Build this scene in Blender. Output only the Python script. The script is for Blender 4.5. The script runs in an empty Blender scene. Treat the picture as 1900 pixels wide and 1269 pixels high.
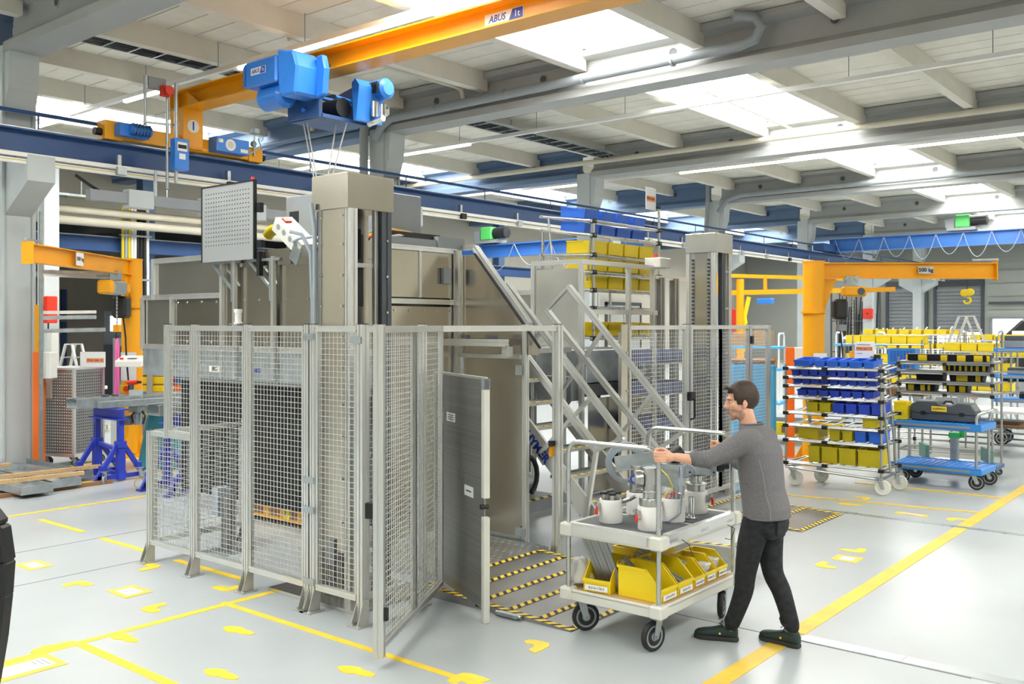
import bpy, math, random
from mathutils import Vector, Matrix
random.seed(7)
SC = bpy.context.scene
COL = SC.collection
PI = math.pi
# ---------------------------------------------------------------- camera
cam = bpy.data.cameras.new('camera'); co = bpy.data.objects.new('camera', cam); COL.objects.link(co)
co.location = (0, 0, 2.2); co.rotation_euler = (PI/2, 0, math.radians(39.199))
cam.sensor_width = 36; cam.lens = 36*1753.4/1900; cam.shift_y = -32.5/1900
cam.clip_start = .05; cam.clip_end = 300
SC.camera = co
# ---------------------------------------------------------------- world, exposure
w = bpy.data.worlds.new('world'); SC.world = w; w.use_nodes = True
bg = w.node_tree.nodes['Background']; bg.inputs[0].default_value = (.95, .975, 1, 1); bg.inputs[1].default_value = 0.75
SKYLIGHT = 15.5; TUBE = 9.0
cy = SC.cycles; cy.max_bounces = 6; cy.diffuse_bounces = 4; cy.glossy_bounces = 3; cy.transmission_bounces = 4; cy.transparent_max_bounces = 4; cy.caustics_reflective = False; cy.caustics_refractive = False
cy.use_light_tree = False
vs = SC.view_settings; vs.view_transform = 'Standard'; vs.look = 'None'; vs.gamma = 1; vs.use_curve_mapping = False
vs.exposure = 0.0
# ---------------------------------------------------------------- materials
def lin(h):
    h = h.lstrip('#'); o = []
    for i in (0, 2, 4):
        c = int(h[i:i+2], 16)/255
        o.append(c/12.92 if c <= .04045 else ((c+.055)/1.055)**2.4)
    return (*o, 1)
MATS = {}
def mat(name, col, rough=.5, metal=0, var=0, scale=6, bump=0, bscale=60, stretch=None, emit=0, coat=0, alpha=1, trans=0, spec=.5):
    m = bpy.data.materials.new(name); m.use_nodes = True; MATS[name] = m
    nt = m.node_tree; b = nt.nodes['Principled BSDF']; c = lin(col)
    b.inputs['Base Color'].default_value = c; b.inputs['Roughness'].default_value = rough
    b.inputs['Metallic'].default_value = metal; b.inputs['Specular IOR Level'].default_value = spec
    if coat: b.inputs['Coat Weight'].default_value = coat
    if alpha < 1: b.inputs['Alpha'].default_value = alpha
    if trans: b.inputs['Transmission Weight'].default_value = trans
    if emit:
        b.inputs['Emission Color'].default_value = c; b.inputs['Emission Strength'].default_value = emit
    if var or bump:
        tc = nt.nodes.new('ShaderNodeTexCoord'); mp = nt.nodes.new('ShaderNodeMapping')
        nt.links.new(tc.outputs['Object'], mp.inputs[0])
        if stretch: mp.inputs['Scale'].default_value = stretch
    if var:
        n = nt.nodes.new('ShaderNodeTexNoise'); n.inputs['Scale'].default_value = scale; n.inputs['Detail'].default_value = 4
        nt.links.new(mp.outputs[0], n.inputs['Vector'])
        r = nt.nodes.new('ShaderNodeMapRange'); r.inputs[1].default_value = .3; r.inputs[2].default_value = .7
        r.inputs[3].default_value = 1-var; r.inputs[4].default_value = 1+var
        nt.links.new(n.outputs[0], r.inputs[0])
        mx = nt.nodes.new('ShaderNodeMix'); mx.data_type = 'RGBA'; mx.blend_type = 'MULTIPLY'; mx.inputs[0].default_value = 1
        mx.inputs[6].default_value = c; nt.links.new(r.outputs[0], mx.inputs[7]); nt.links.new(mx.outputs[2], b.inputs['Base Color'])
        r2 = nt.nodes.new('ShaderNodeMapRange'); r2.inputs[1].default_value = .3; r2.inputs[2].default_value = .7
        r2.inputs[3].default_value = max(.02, rough*(1-var)); r2.inputs[4].default_value = min(1, rough*(1+var))
        nt.links.new(n.outputs[0], r2.inputs[0]); nt.links.new(r2.outputs[0], b.inputs['Roughness'])
    if bump:
        n2 = nt.nodes.new('ShaderNodeTexNoise'); n2.inputs['Scale'].default_value = bscale; n2.inputs['Detail'].default_value = 3
        nt.links.new(mp.outputs[0], n2.inputs['Vector'])
        bp = nt.nodes.new('ShaderNodeBump'); bp.inputs['Strength'].default_value = bump; bp.inputs['Distance'].default_value = .01
        nt.links.new(n2.outputs[0], bp.inputs['Height']); nt.links.new(bp.outputs[0], b.inputs['Normal'])
    return m
mat('rack_tube', '#a9acab', .3, .9, .05, 6)
mat('board', '#a4a7a8', .42, .35, .05, 3)
mat('floor', '#adb3b5', .3, 0, .07, .9, .03, 9, spec=.45)
mat('joint', '#6c7072', .8)
mat('strip', '#c9cfd2', .28, .8, .08, 3)
mat('tape', '#f2cf35', .5, 0, .1, 7)
mat('tape2', '#e6c14a', .5, 0, .14, 5)
mat('paper', '#eef0f2', .6)
mat('plank', '#dad6ca', .85, 0, .06, 3, .05, 30)
mat('purlin', '#d6d2c6', .85, 0, .04, 2)
mat('deck', '#4a4843', .9)
mat('girder', '#a3a5a3', .55, 0, .06, 1.5, .06, 14)
mat('girder_blue', '#5f7593', .55, 0, .06, 1.5, .06, 14)
mat('column', '#bcc3c4', .5, 0, .05, 2, .05, 18)
mat('column_blue', '#58759c', .5, 0, .05, 2)
mat('runway', '#2f5286', .42, 0, .1, 2)
mat('crane_blue', '#3f78c4', .4, 0, .06, 2)
mat('wall', '#c6c1b4', .8, 0, .04, .7)
mat('wall_grey', '#a9aca6', .75, 0, .04, .7)
mat('dark', '#23262b', .7)
mat('white', '#ecebe6', .5, 0, .03, 3)
mat('pipe', '#c8c2b0', .55, 0, .04, 4)
mat('pipe_grey', '#8f9699', .5, 0, .04, 4)
mat('galv', '#b5bdc0', .38, .85, .14, 9)
mat('wire', '#d2d4d2', .4, .45)
mat('alu', '#dcdddb', .34, .85, .05, 5, 0, 60, (1, 1, .2))
mat('alu_dark', '#9a9c9c', .4, .9, .08, 5)
mat('tubing', '#c3c6c5', .28, .95, .04, 6)
mat('sheet', '#c8c2b5', .2, .95, .05, 2.2, stretch=(1, 1, .4))
mat('sheet_cool', '#dddcd5', .22, .95, .05, 2.2, stretch=(1, 1, .4))
mat('sheet_brush', '#a9aaa6', .36, .9, .16, 7, .01, 8, (.05, .05, 7))
mat('bracket', '#c4c4be', .4, .6, .1, 9)
mat('steel', '#b8bab8', .3, .95, .06, 8)
mat('chrome', '#d8dadb', .16, 1)
mat('zinc', '#aab3b6', .35, .8, .12, 14)
mat('orange_yellow', '#f3a806', .38, 0, .05, 1.5)
mat('yellow_box', '#f0d318', .42, 0, .04, 4)
mat('yellow_dull', '#cdbb1d', .45, 0, .08, 5)
mat('blue_box', '#2b49c8', .4, 0, .05, 4)
mat('blue_bright', '#2f6fe0', .38, 0, .05, 4)
mat('cart_blue', '#2f86d6', .42, 0, .06, 3)
mat('sky_blue', '#48b1ec', .42, 0, .06, 3)
mat('trestle_blue', '#2a3cae', .4, 0, .06, 4)
mat('hoist_blue', '#2f7fdc', .35, 0, .04, 3, coat=.2)
mat('orange', '#f5741d', .42, 0, .04, 3)
mat('red', '#e1361f', .42)
mat('pink', '#ee6fb4', .7)
mat('green', '#2f9e55', .45)
mat('lime', '#57c665', .45)
mat('black', '#17181a', .5, 0, .1, 8)
mat('rubber', '#202123', .65, 0, .1, 12)
mat('black_matte', '#0d0e0f', .75)
mat('grey_plastic', '#d3d3ca', .5, 0, .03, 4)
mat('grey_mid', '#8d9296', .5, 0, .05, 4)
mat('grey_dark', '#4b5056', .5, 0, .08, 6)
mat('wheel_white', '#e7e6da', .45, 0, .05, 8)
mat('pot', '#f3f2ee', .38, 0, .02, 5)
mat('wood', '#c9a878', .65, 0, .15, 6, .05, 20, (1, 8, 8))
mat('cardboard', '#b58a5e', .8, 0, .08, 5)
mat('wood_dark', '#8a6440', .7, 0, .12, 5)
mat('teal', '#3f8f9b', .6)
mat('mat_dark', '#585c60', .7, 0, .06, 12)
mat('ramp', '#9a9a98', .34, .75, .16, 2.2, .02, 8)
mat('tread', '#b6b8b6', .35, .9, .08, 7)
mat('bag', '#e9e8e2', .35, 0, .05, 6, .6, 70, trans=.35)
mat('ink', '#1a1a1e', .6)
mat('ink_blue', '#2443b0', .5)
mat('ink_orange', '#f0996a', .6)
mat('cable_grey', '#9fa9b3', .45)
mat('cable_yellow', '#dcc31a', .5)
mat('rope', '#c9cbc9', .4, .6)
mat('glow', '#fffdf6', .5, emit=TUBE)
mat('skylight', '#fbfbf8', .5, emit=SKYLIGHT)
mat('window_lit', '#fbfcf4', .5, emit=2.6)
mat('window_dim', '#e7e8d2', .5, emit=1.1)
mat('screen', '#fdfefc', .5, emit=5)
mat('skin', '#d9a488', .5, 0, .05, 14, .04, 60)
mat('hair', '#3a2a20', .6, 0, .25, 40, .5, 90)
mat('hair_grey', '#8a7a6a', .6, 0, .2, 40)
mat('shirt', '#6a686a', .9, 0, .2, 110, .15, 160)
mat('jeans', '#191b1f', .8, 0, .25, 25, .12, 160)
mat('shoe', '#20302e', .55, 0, .15, 20)
mat('sole', '#2c2c2a', .7)
mat('sock', '#9aa0a6', .8)
mat('blue_cloth', '#2c55b8', .8)
mat('white_cloth', '#e4e4e4', .8)
mat('clear', '#cfe0ee', .25, 0, .1, 9, .5, 25, trans=.3)

# ---------------------------------------------------------------- mesh builder
def V(*a): return Vector(a[0]) if len(a) == 1 else Vector(a)
def frame(d, up=None):
    d = d.normalized()
    u = Vector(up) if up is not None else (Vector((0, 0, 1)) if abs(d.z) < .98 else Vector((0, 1, 0)))
    s = d.cross(u).normalized(); u = s.cross(d).normalized()
    return s, u
class MB:
    def __init__(self): self.v = []; self.f = []; self.m = []; self.mi = 0
    def add(self, vs, fs):
        o = len(self.v); self.v += [tuple(p) for p in vs]
        for f in fs: self.f.append([i+o for i in f]); self.m.append(self.mi)
        return self
    def bx(self, x0, x1, y0, y1, z0, z1):
        return self.add([(x0,y0,z0),(x1,y0,z0),(x1,y1,z0),(x0,y1,z0),(x0,y0,z1),(x1,y0,z1),(x1,y1,z1),(x0,y1,z1)],
                        [(3,2,1,0),(4,5,6,7),(0,1,5,4),(1,2,6,5),(2,3,7,6),(3,0,4,7)])
    def box(self, c, s, rz=0, rx=0, ry=0):
        o = len(self.v); h = [k/2 for k in s]
        self.bx(-h[0], h[0], -h[1], h[1], -h[2], h[2])
        M = Matrix.Translation(c) @ Matrix.Rotation(rz, 4, 'Z') @ Matrix.Rotation(ry, 4, 'Y') @ Matrix.Rotation(rx, 4, 'X')
        for i in range(o, len(self.v)): self.v[i] = tuple(M @ Vector(self.v[i]))
        return self
    def ext(self, sec, p, q, up=None, cap=True, q_scale=1):
        p, q = V(p), V(q); s, u = frame(q-p, up); n = len(sec)
        a = [p + s*x + u*y for x, y in sec]; b = [q + s*(x*q_scale) + u*(y*q_scale) for x, y in sec]
        fs = [(i, (i+1) % n, n+(i+1) % n, n+i) for i in range(n)]
        if cap: fs += [tuple(range(n-1, -1, -1)), tuple(range(n, 2*n))]
        return self.add(a+b, fs)
    def bar(self, p, q, w, h=None, up=None):
        h = w if h is None else h
        return self.ext([(-w/2,-h/2),(w/2,-h/2),(w/2,h/2),(-w/2,h/2)], p, q, up)
    def prof(self, p, q, w, h=None, up=None):
        h = w if h is None else h; a, b = w/2, h/2; g = .14*min(w, h); d = .12*min(w, h)
        sec = [(-a,-b),(-g,-b),(-g,-b+d),(g,-b+d),(g,-b),(a,-b),(a,-g),(a-d,-g),(a-d,g),(a,g),(a,b),(g,b),(g,b-d),(-g,b-d),(-g,b),(-a,b),(-a,g),(-a+d,g),(-a+d,-g),(-a,-g)]
        return self.ext(sec, p, q, up)
    def ibeam(self, p, q, w, h, tf=.02, tw=.012, up=None):
        a, b, t = w/2, h/2, tw/2
        return self.ext([(-a,-b),(a,-b),(a,-b+tf),(t,-b+tf),(t,b-tf),(a,b-tf),(a,b),(-a,b),(-a,b-tf),(-t,b-tf),(-t,-b+tf),(-a,-b+tf)], p, q, up)
    def cyl(self, p, q, r, n=12, r2=None, cap=True):
        sec = [(r*math.cos(2*PI*i/n), r*math.sin(2*PI*i/n)) for i in range(n)]
        return self.ext(sec, p, q, cap=cap, q_scale=1 if r2 is None else r2/r)
    def tube(self, pts, r, n=8, closed=False):
        pts = [V(p) for p in pts]; k = len(pts); rings = []; u = None
        for i, p in enumerate(pts):
            if closed: d = pts[(i+1) % k]-pts[i-1]
            else: d = pts[min(i+1, k-1)]-pts[max(i-1, 0)]
            d.normalize()
            if u is None: s, u = frame(d)
            else:
                s = d.cross(u)
                if s.length < 1e-4: s, u = frame(d)
                else: s.normalize(); u = s.cross(d).normalized()
            rr = r[i] if isinstance(r, (list, tuple)) else r
            rings.append([p + s*(rr*math.cos(2*PI*j/n)) + u*(rr*math.sin(2*PI*j/n)) for j in range(n)])
        vs = [x for g in rings for x in g]; fs = []
        for i in range(k if closed else k-1):
            a, b = i*n, ((i+1) % k)*n
            fs += [(a+j, a+(j+1) % n, b+(j+1) % n, b+j) for j in range(n)]
        if not closed: fs += [tuple(range(n-1, -1, -1)), tuple(range((k-1)*n, k*n))]
        return self.add(vs, fs)
    def lathe(self, prof, c=(0,0,0), n=20, axis=None):
        c = V(c); R = Matrix.Identity(3) if axis is None else V(axis).normalized().to_track_quat('Z', 'Y').to_matrix()
        vs = []; fs = []
        for r, z in prof:
            vs += [c + R @ Vector((r*math.cos(2*PI*j/n), r*math.sin(2*PI*j/n), z)) for j in range(n)]
        for i in range(len(prof)-1):
            a, b = i*n, (i+1)*n
            fs += [(a+j, a+(j+1) % n, b+(j+1) % n, b+j) for j in range(n)]
        fs += [tuple(range(n-1, -1, -1)), tuple(range((len(prof)-1)*n, len(prof)*n))]
        return self.add(vs, fs)
    def prism(self, pts, d):            # polygon of 3-D points swept by vector d
        d = V(d); n = len(pts); a = [V(p) for p in pts]; b = [p+d for p in a]
        return self.add(a+b, [tuple(range(n-1, -1, -1)), tuple(range(n, 2*n))] + [(i, (i+1) % n, n+(i+1) % n, n+i) for i in range(n)])
    def ball(self, c, r, n=10, sc=(1,1,1)):
        k = n//2; pr = [(max(1e-4, math.sin(PI*i/k)), -math.cos(PI*i/k)) for i in range(k+1)]; o = len(self.v)
        self.lathe(pr, (0,0,0), n)
        for i in range(o, len(self.v)):
            x, y, z = self.v[i]; self.v[i] = (c[0]+x*r*sc[0], c[1]+y*r*sc[1], c[2]+z*r*sc[2])
        return self
    def tray(self, x0, x1, y0, y1, z0, z1, t=.006):      # open box
        self.bx(x0, x1, y0, y1, z0, z0+t); self.bx(x0, x0+t, y0, y1, z0+t, z1); self.bx(x1-t, x1, y0, y1, z0+t, z1)
        self.bx(x0+t, x1-t, y0, y0+t, z0+t, z1); return self.bx(x0+t, x1-t, y1-t, y1, z0+t, z1)
    def xf(self, M, o=0):
        for i in range(o, len(self.v)): self.v[i] = tuple(M @ Vector(self.v[i]))
        return self
    def mesh(self, name, mats, smooth=False):
        me = bpy.data.meshes.new(name); me.from_pydata(self.v, [], self.f)
        for m in (mats if isinstance(mats, (list, tuple)) else [mats]): me.materials.append(MATS[m] if isinstance(m, str) else m)
        if any(self.m): me.polygons.foreach_set('material_index', self.m)
        if smooth:
            me.polygons.foreach_set('use_smooth', [True]*len(me.polygons)); me.set_sharp_from_angle(angle=math.radians(38))
        me.update(); return me
    def build(self, name, mats, parent=None, smooth=False, bevel=0, **kw):
        return put(name, self.mesh(name, mats, smooth), parent, bevel=bevel, **kw)
def put(name, me, parent=None, loc=None, rz=0, bevel=0, label=None, cat=None, group=None, kind=None):
    o = bpy.data.objects.new(name, me); COL.objects.link(o)
    if parent is not None: o.parent = parent
    if loc is not None: o.location = loc
    if rz: o.rotation_euler = (0, 0, rz)
    if bevel:
        b = o.modifiers.new('bevel', 'BEVEL'); b.width = bevel; b.segments = 1; b.limit_method = 'ANGLE'; b.angle_limit = .6
    return tag(o, label, cat, group, kind)
def tag(o, label=None, cat=None, group=None, kind=None):
    if label: o['label'] = label
    if cat: o['category'] = cat
    if group: o['group'] = group
    if kind: o['kind'] = kind
    return o
def thing(name, label, cat, loc=(0,0,0), rz=0, group=None, kind=None, parent=None):
    return put(name, None, parent, loc, rz, 0, label, cat, group, kind)
def struct(name, mb, mats, label=None, **kw):
    return mb.build(name, mats, kind='structure', label=label, **kw)
def dup(root, loc, rz=None, label=None, group=None, parent=None):
    r = root.copy(); COL.objects.link(r)
    if loc is not None: r.location = loc
    if rz is not None: r.rotation_euler = (0, 0, rz)
    if parent is not None: r.parent = parent
    if label: r['label'] = label
    if group: r['group'] = group
    for ch in list(root.children): _dupc(ch, r)
    return r
def _dupc(ch, r):
    c = ch.copy(); COL.objects.link(c); c.parent = r
    for g in list(ch.children): _dupc(g, c)
_dg = []
def text(s, size, matname, parent, loc, rot, name='lettering', align='CENTER', depth=.002, sx=1, label=None, bold=0, slant=0):
    cu = bpy.data.curves.new('t', 'FONT'); cu.body = s; cu.size = size; cu.align_x = align; cu.align_y = 'CENTER'; cu.extrude = depth; cu.resolution_u = 2; cu.offset = bold*size; cu.shear = slant
    t = bpy.data.objects.new('t', cu); COL.objects.link(t); bpy.context.view_layer.update()
    me = bpy.data.meshes.new_from_object(t.evaluated_get(bpy.context.evaluated_depsgraph_get()))
    bpy.data.objects.remove(t); bpy.data.curves.remove(cu)
    me.materials.clear(); me.materials.append(MATS[matname])
    o = put(name, me, parent, loc, label=label); o.rotation_euler = rot; o.scale = (sx, 1, 1); return o
def arc(c, r, a0, a1, n, ax=(1,0,0), ay=(0,0,1)):
    c, ax, ay = V(c), V(ax), V(ay)
    return [c + ax*(r*math.cos(a0+(a1-a0)*i/n)) + ay*(r*math.sin(a0+(a1-a0)*i/n)) for i in range(n+1)]
FRONT = (PI/2, 0, 0)            # text facing -Y
SIDE = (PI/2, 0, PI/2)          # text facing +X
# ================================================================ THE HALL
ORD = ('first','second','third','fourth','fifth','sixth','seventh','eighth','ninth','tenth','eleventh','twelfth')
YK = [6.4+7.75*k for k in range(-2, 7)]           # girder lines
PX = [-14.33+2.33*k for k in range(-8, 10)]       # right faces of the purlins
ZP = 7.1
floor = struct('floor', MB().bx(-40, 9.4, -10, 57, -.25, 0), 'floor', 'pale grey-blue epoxy hall floor')
def fpart(name, mb, m): return mb.build(name, m, floor)
for x in (-8.25, -9.45): fpart('expansion_joint', MB().bx(x-.006, x+.006, 2.2, 12 if x < -9 else 4.62, 0, .0012), 'joint')
fpart('expansion_joint', MB().bx(-7.3, -1.5, 6.352, 6.362, 0, .0012), 'joint')
for a, b in ((-2.62, -1.93), (-1.925, -.9), (-.895, 1.0)): fpart('metal_cover_strip', MB().bx(a, b, 6.37, 6.5, 0, .004), 'strip')
for a, b in ((-5.2, -3.9), (-3.895, -2.9), (-2.895, -1.0)): fpart('metal_cover_strip', MB().bx(a, b, 10.97, 11.07, 0, .004), 'strip')
LN = [0]
def line(p, q, w, m='tape'):
    LN[0] += 1; z = .002+.0004*LN[0]
    (x0, y0), (x1, y1) = p, q; d = Vector((x1-x0, y1-y0)).normalized(); n = Vector((-d.y, d.x))*w/2
    pts = [(x0-n.x, y0-n.y, 0), (x0+n.x, y0+n.y, 0), (x1+n.x, y1+n.y, 0), (x1-n.x, y1-n.y, 0)]
    return fpart('tape_line', MB().prism(pts[::-1], (0, 0, z)), m)
line((-6.44, .8), (-6.44, 5.05), .07); line((-6.5, 4.345), (-3.2, 4.345), .055); line((-6.4, 3.16), (-4.2, 3.16), .07)
line((-2.69, 2.5), (-2.69, 6.36), .13, 'tape2'); line((-2.69, 6.5), (-2.69, 10.97), .13, 'tape2'); line((-2.69, 11.07), (-2.69, 16), .13, 'tape2')
line((-11.3, 3.4), (-11.3, 6.45), .06); line((-10.85, 4.89), (-9.85, 4.89), .06); line((-9.42, 4.86), (-8.45, 4.86), .06); line((-8.0, 4.85), (-6.95, 4.85), .06)
line((-14.6, 6.7), (-14.6, 13), .08); line((-19.4, 7), (-19.4, 16), .1); line((-5.3, 11.62), (-2.75, 12.0), .06, 'tape2')
line((-12.95, 9.0), (-12.95, 6.4), .06, 'tape2'); line((-4.6, 13.2), (-2.75, 13.2), .07, 'tape2')
def foot(c, rz, s=1, flip=1):
    pts = []
    for i in range(22):
        a = 2*PI*i/22; x = math.cos(a)*.15; wv = .062 if x > .02 else .046
        y = math.sin(a)*(wv - (.01 if -.05 < x < .01 else 0)) + .01*x/.15
        pts.append((x*s, y*s, 0))
    o = fpart('footprint_sticker', MB().prism(pts, (0, 0, .004)), 'tape'); o.location = (*c, 0); o.rotation_euler = (0, 0, rz)
def bent(c, rz):
    pts = [(-.13,-.05,0),(-.07,-.06,0),(.04,-.06,0),(.09,-.03,0),(.1,.04,0),(.08,.12,0),(.04,.14,0),(.0,.11,0),(.01,.05,0),(-.03,.02,0),(-.1,.02,0)]
    o = fpart('corner_sticker', MB().prism(pts, (0, 0, .004)), 'tape'); o.location = (*c, 0); o.rotation_euler = (0, 0, rz)
for c, r in (((-6.3,3.42),.0),((-5.81,4.02),.05),((-5.17,3.45),.03),((-4.55,4.02),.05),((-6.5,3.02),1.45),((-4.1,11.55),.2)): foot(c, r+PI)
for c, r in (((-3.94,5.12),PI/2+.1),((-3.92,4.39),PI),((-7.94,4.56),PI/2),((-7.9,3.9),PI),((-6.8,3.93),-PI/2),((-6.83,4.59),0),((-3.23,9.22),0),((-3.26,8.5),-PI/2),((-2.85,11.45),PI),((-4.09,12.07),PI/2),((-4.51,8.52),PI/2)): bent(c, r)
def label_frame(x, y, w, h, txt=('','')):
    o = fpart('label_frame', MB().bx(-w/2, w/2, -h/2, h/2, 0, .003), 'tape2'); o.location = (x, y, 0)
    MB().bx(-w/2+.06, w/2-.06, -h/2+.05, h/2-.05, .003, .0036).build('paper_sheet', 'paper', o)
    m = MB()
    for i in range(3): m.bx(-w/2+.08, w/2-.08-.03*i, h/2-.08-.03*i, h/2-.075-.03*i, .0036, .004)
    m.build('printed_line', 'ink', o)
for a in ((-8.84,3.93,.32,.22),(-7.36,4.04,.32,.24),(-6.25,2.72,.3,.42),(-3.17,8.87,.24,.22),(-3.33,11.41,.36,.14)): label_frame(*a)

# ---- columns, girders, purlins, planks, skylights
def girder(y, x0, x1, m, lab):
    sec = [(-.25,-.43),(.25,-.43),(.25,-.29),(.1,-.17),(.1,.2),(.32,.25),(.32,.36),(-.32,.36),(-.32,.25),(-.1,.2),(-.1,-.17),(-.25,-.29)]
    g = struct('ceiling_girder', MB().ext(sec, (x0, y, 6.72), (x1, y, 6.72)), m, lab)
    for i in range(4):
        x = x0+1.4+i*2.75
        if x < x1-.5: MB().lathe([(.1,0),(.1,.012),(.075,.012),(.075,0)], (x, y-.1, 6.78), 16, (0,-1,0)).build('web_sleeve', m, g); MB().lathe([(.07,0),(.07,.004)], (x, y-.1, 6.78), 14, (0,-1,0)).build('web_opening', 'grey_dark', g)
    return g
for k, y in enumerate(YK):
    girder(y, -14.85, 8.5, 'girder', 'long grey painted roof girder, %s line from the front' % ORD[k])
    girder(y, -26.3, -15.35, 'girder_blue', 'slate-blue roof girder in the rear aisle, %s line' % ORD[k])
    c = thing('column', '%s grey hall column in the row under the blue crane runway' % ORD[k], None, (-15.1, y, 0), kind='structure')
    m = MB(); m.bx(-.17, .17, -.2, .2, 0, 6.35); m.bx(-.22, .22, -.25, -.2, 0, 6.4); m.bx(-.22, .22, .2, .25, 0, 6.4)
    m.build('column_shaft', 'column', c, bevel=.01)
    MB().prism([(.17,-.2,4.68),(.95,-.2,4.68),(.95,-.2,4.3),(.17,-.2,3.85)], (0, .4, 0)).build('corbel', 'column', c)
    if k > 6: MB().prism([(-.17,-.2,4.68),(-.95,-.2,4.68),(-.95,-.2,4.3),(-.17,-.2,3.85)], (0, .4, 0)).build('corbel', 'column', c)
    MB().prism([(.22,-.22,6.35),(.22,-.22,5.4),(.36,-.22,5.75),(.4,-.22,6.35)], (0, .44, 0)).build('column_head', 'column', c)
for y in (10.7, 14.15, 21.9, 29.65):
    x = -23.3 if y < 12 else -24.9
    c = thing('column', 'slender column of the rear aisle at depth %.0f m' % y, None, (x, y, 0), kind='structure')
    m = MB(); m.ibeam((0,0,0), (0,0,6.4), .36, .36, .03, .02, up=(1,0,0)); m.build('column_shaft', 'column' if y < 12 else 'column_blue', c)
ceiling = thing('ceiling', 'cream plank ceiling of the hall', None, kind='structure')
MB().bx(-26.5, 9, -9.2, 57, ZP+.07, ZP+.3).build('roof_deck', 'deck', ceiling)
purl_me = MB().bx(-.19, 0, .19, 7.56, 6.74, ZP).mesh('purlin', 'purlin')
for k in range(len(YK)-1):
    for x in PX:
        if -26.4 < x < 8.5: put('purlin', purl_me, ceiling, (x, YK[k], 0))
pl_me = MB().bx(0, 2.14, .01, .488, ZP, ZP+.06).mesh('plank', 'plank')
rest = MB(); nplank = 0
SKYB = []
for i in range(len(PX)-1):
    x = PX[i]
    if not (-26.5 < x < 6.5): continue
    sky = (-10 < x < -9.5) or (-21.4 < x < -21) or (1.5 < x < 2.2)
    for k in range(len(YK)-1):
        if sky: SKYB.append((x, YK[k])); continue
        for j in range(15):
            y = YK[k]+.14+j*.4985
            if k in (2, 3) and -19.1 < x < -4 and nplank < 300:
                put('plank', pl_me, ceiling, (x, y, random.uniform(-.006, .004))); nplank += 1
            else: rest.bx(x, x+2.14, y+.01, y+.488, ZP, ZP+.06)
rest.build('plank_field', 'plank', ceiling, kind='stuff')
for n, (x, y) in enumerate(SKYB):
    s = thing('window_%d' % (n+1), 'glazed roof skylight over the %s bay, %s strip' % (ORD[n % 8], 'rear' if x < -20 else 'middle' if x < 0 else 'front'), None, (x, y, 0), kind='structure')
    m = MB(); m.bx(0, .05, .2, 7.55, ZP, ZP+.05); m.bx(2.09, 2.14, .2, 7.55, ZP, ZP+.05); m.bx(0, 2.14, .2, .3, ZP, ZP+.05); m.bx(0, 2.14, 7.45, 7.55, ZP, ZP+.05)
    m.build('skylight_frame', 'white', s)
    for j in range(4):
        MB().bx(.06, 2.08, .32+j*1.78, .32+j*1.78+1.74, ZP+.02, ZP+.04).build('pane', 'skylight', s)
        MB().bar((.1, .4+j*1.78, ZP-.06), (2.0, .4+j*1.78+1.5, ZP-.06), .03).build('glazing_brace', 'purlin', s)
# ---- walls
def wallbox(name, a, m, lab): return struct(name, MB().bx(*a), m, lab)
wb = wallbox('wall_back', (-27, 9, 56, 56.4, 0, 7.4), 'wall_grey', 'grey end wall of the hall behind the racks')
wl = wallbox('wall_left', (-26.9, -26.5, 22, 56, 0, 7.4), 'wall', 'cream long wall of the rear aisle')
wallbox('wall_upper_left', (-26.9, -26.5, -9.1, 22, 5.25, 7.4), 'wall', 'cream wall band above the annex opening')
wallbox('wall_annex', (-38.3, -38, -9.1, 30, 0, 5.3), 'wall', 'far cream wall of the dim annex')
wallbox('wall_annex_end', (-38, -26.9, 28, 28.3, 0, 5.3), 'wall', 'end wall of the dim annex')
wallbox('ceiling_annex', (-38.3, -26.9, -9.1, 28.3, 5.25, 5.5), 'dark', 'low dark ceiling of the annex')
for j in range(4):
    t = thing('annex_lamp', '%s tube lamp under the dark annex ceiling' % ('nearest','second','third','farthest')[j], 'lamp', (-31, 6+5*j, 5.0), group='annex tube lamps')
    MB().bx(-.7, .7, -.06, .06, .04, .1).build('lamp_body', 'white', t); MB().bx(-.65, .65, -.03, .03, 0, .04).build('tube', 'glow', t)
    MB().bx(-.5, -.48, -.01, .01, .1, .25).build('hanger', 'grey_mid', t)
wallbox('wall_front', (-38, 9.4, -9.4, -9.1, 0, 7.4), 'wall', 'cream end wall behind the viewpoint')
wallbox('wall_right', (9, 9.4, -9.1, 56, 0, 7.4), 'wall', 'cream long wall on the near side')
# roller shutters, doors and windows on the end wall
def shutter(n, x0, x1, z1, lab):
    d = thing('door_%d' % n, lab, None, (x0, 55.95, 0), kind='structure'); me = MB().bx(0, x1-x0, -.03, .03, 0, .095).mesh('slat', 'grey_mid')
    m = MB(); m.bx(-.15, 0, -.1, .1, 0, z1+.3); m.bx(x1-x0, x1-x0+.15, -.1, .1, 0, z1+.3); m.bx(-.15, x1-x0+.15, -.12, .12, z1, z1+.35); m.build('door_frame', 'grey_dark', d)
    for j in range(int(z1/.2)):
        lit = 6 <= j <= 8
        if lit:
            for q in range(5): MB().bx((x1-x0)*(q+.1)/5, (x1-x0)*(q+.9)/5, -.02, .02, .03, .16).build('pane', 'window_lit', d, loc=(0, 0, j*.2))
        put('slat', me, d, (0, 0, j*.2)).scale = (1, 1, .3 if lit else 1.85)
shutter(1, -17.6, -15.6, 4.3, 'grey roller shutter left of the Y-shaped column'); shutter(2, -15.0, -12.7, 4.3, 'grey roller shutter right of the Y-shaped column')
wn = thing('window_40', 'bright strip window low in the end wall', None, (-12.2, 55.95, 0), kind='structure')
m = MB(); m.bx(-.1, 8, -.08, .05, .9, 1.0); m.bx(-.1, 8, -.08, .05, 2.5, 2.62)
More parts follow.
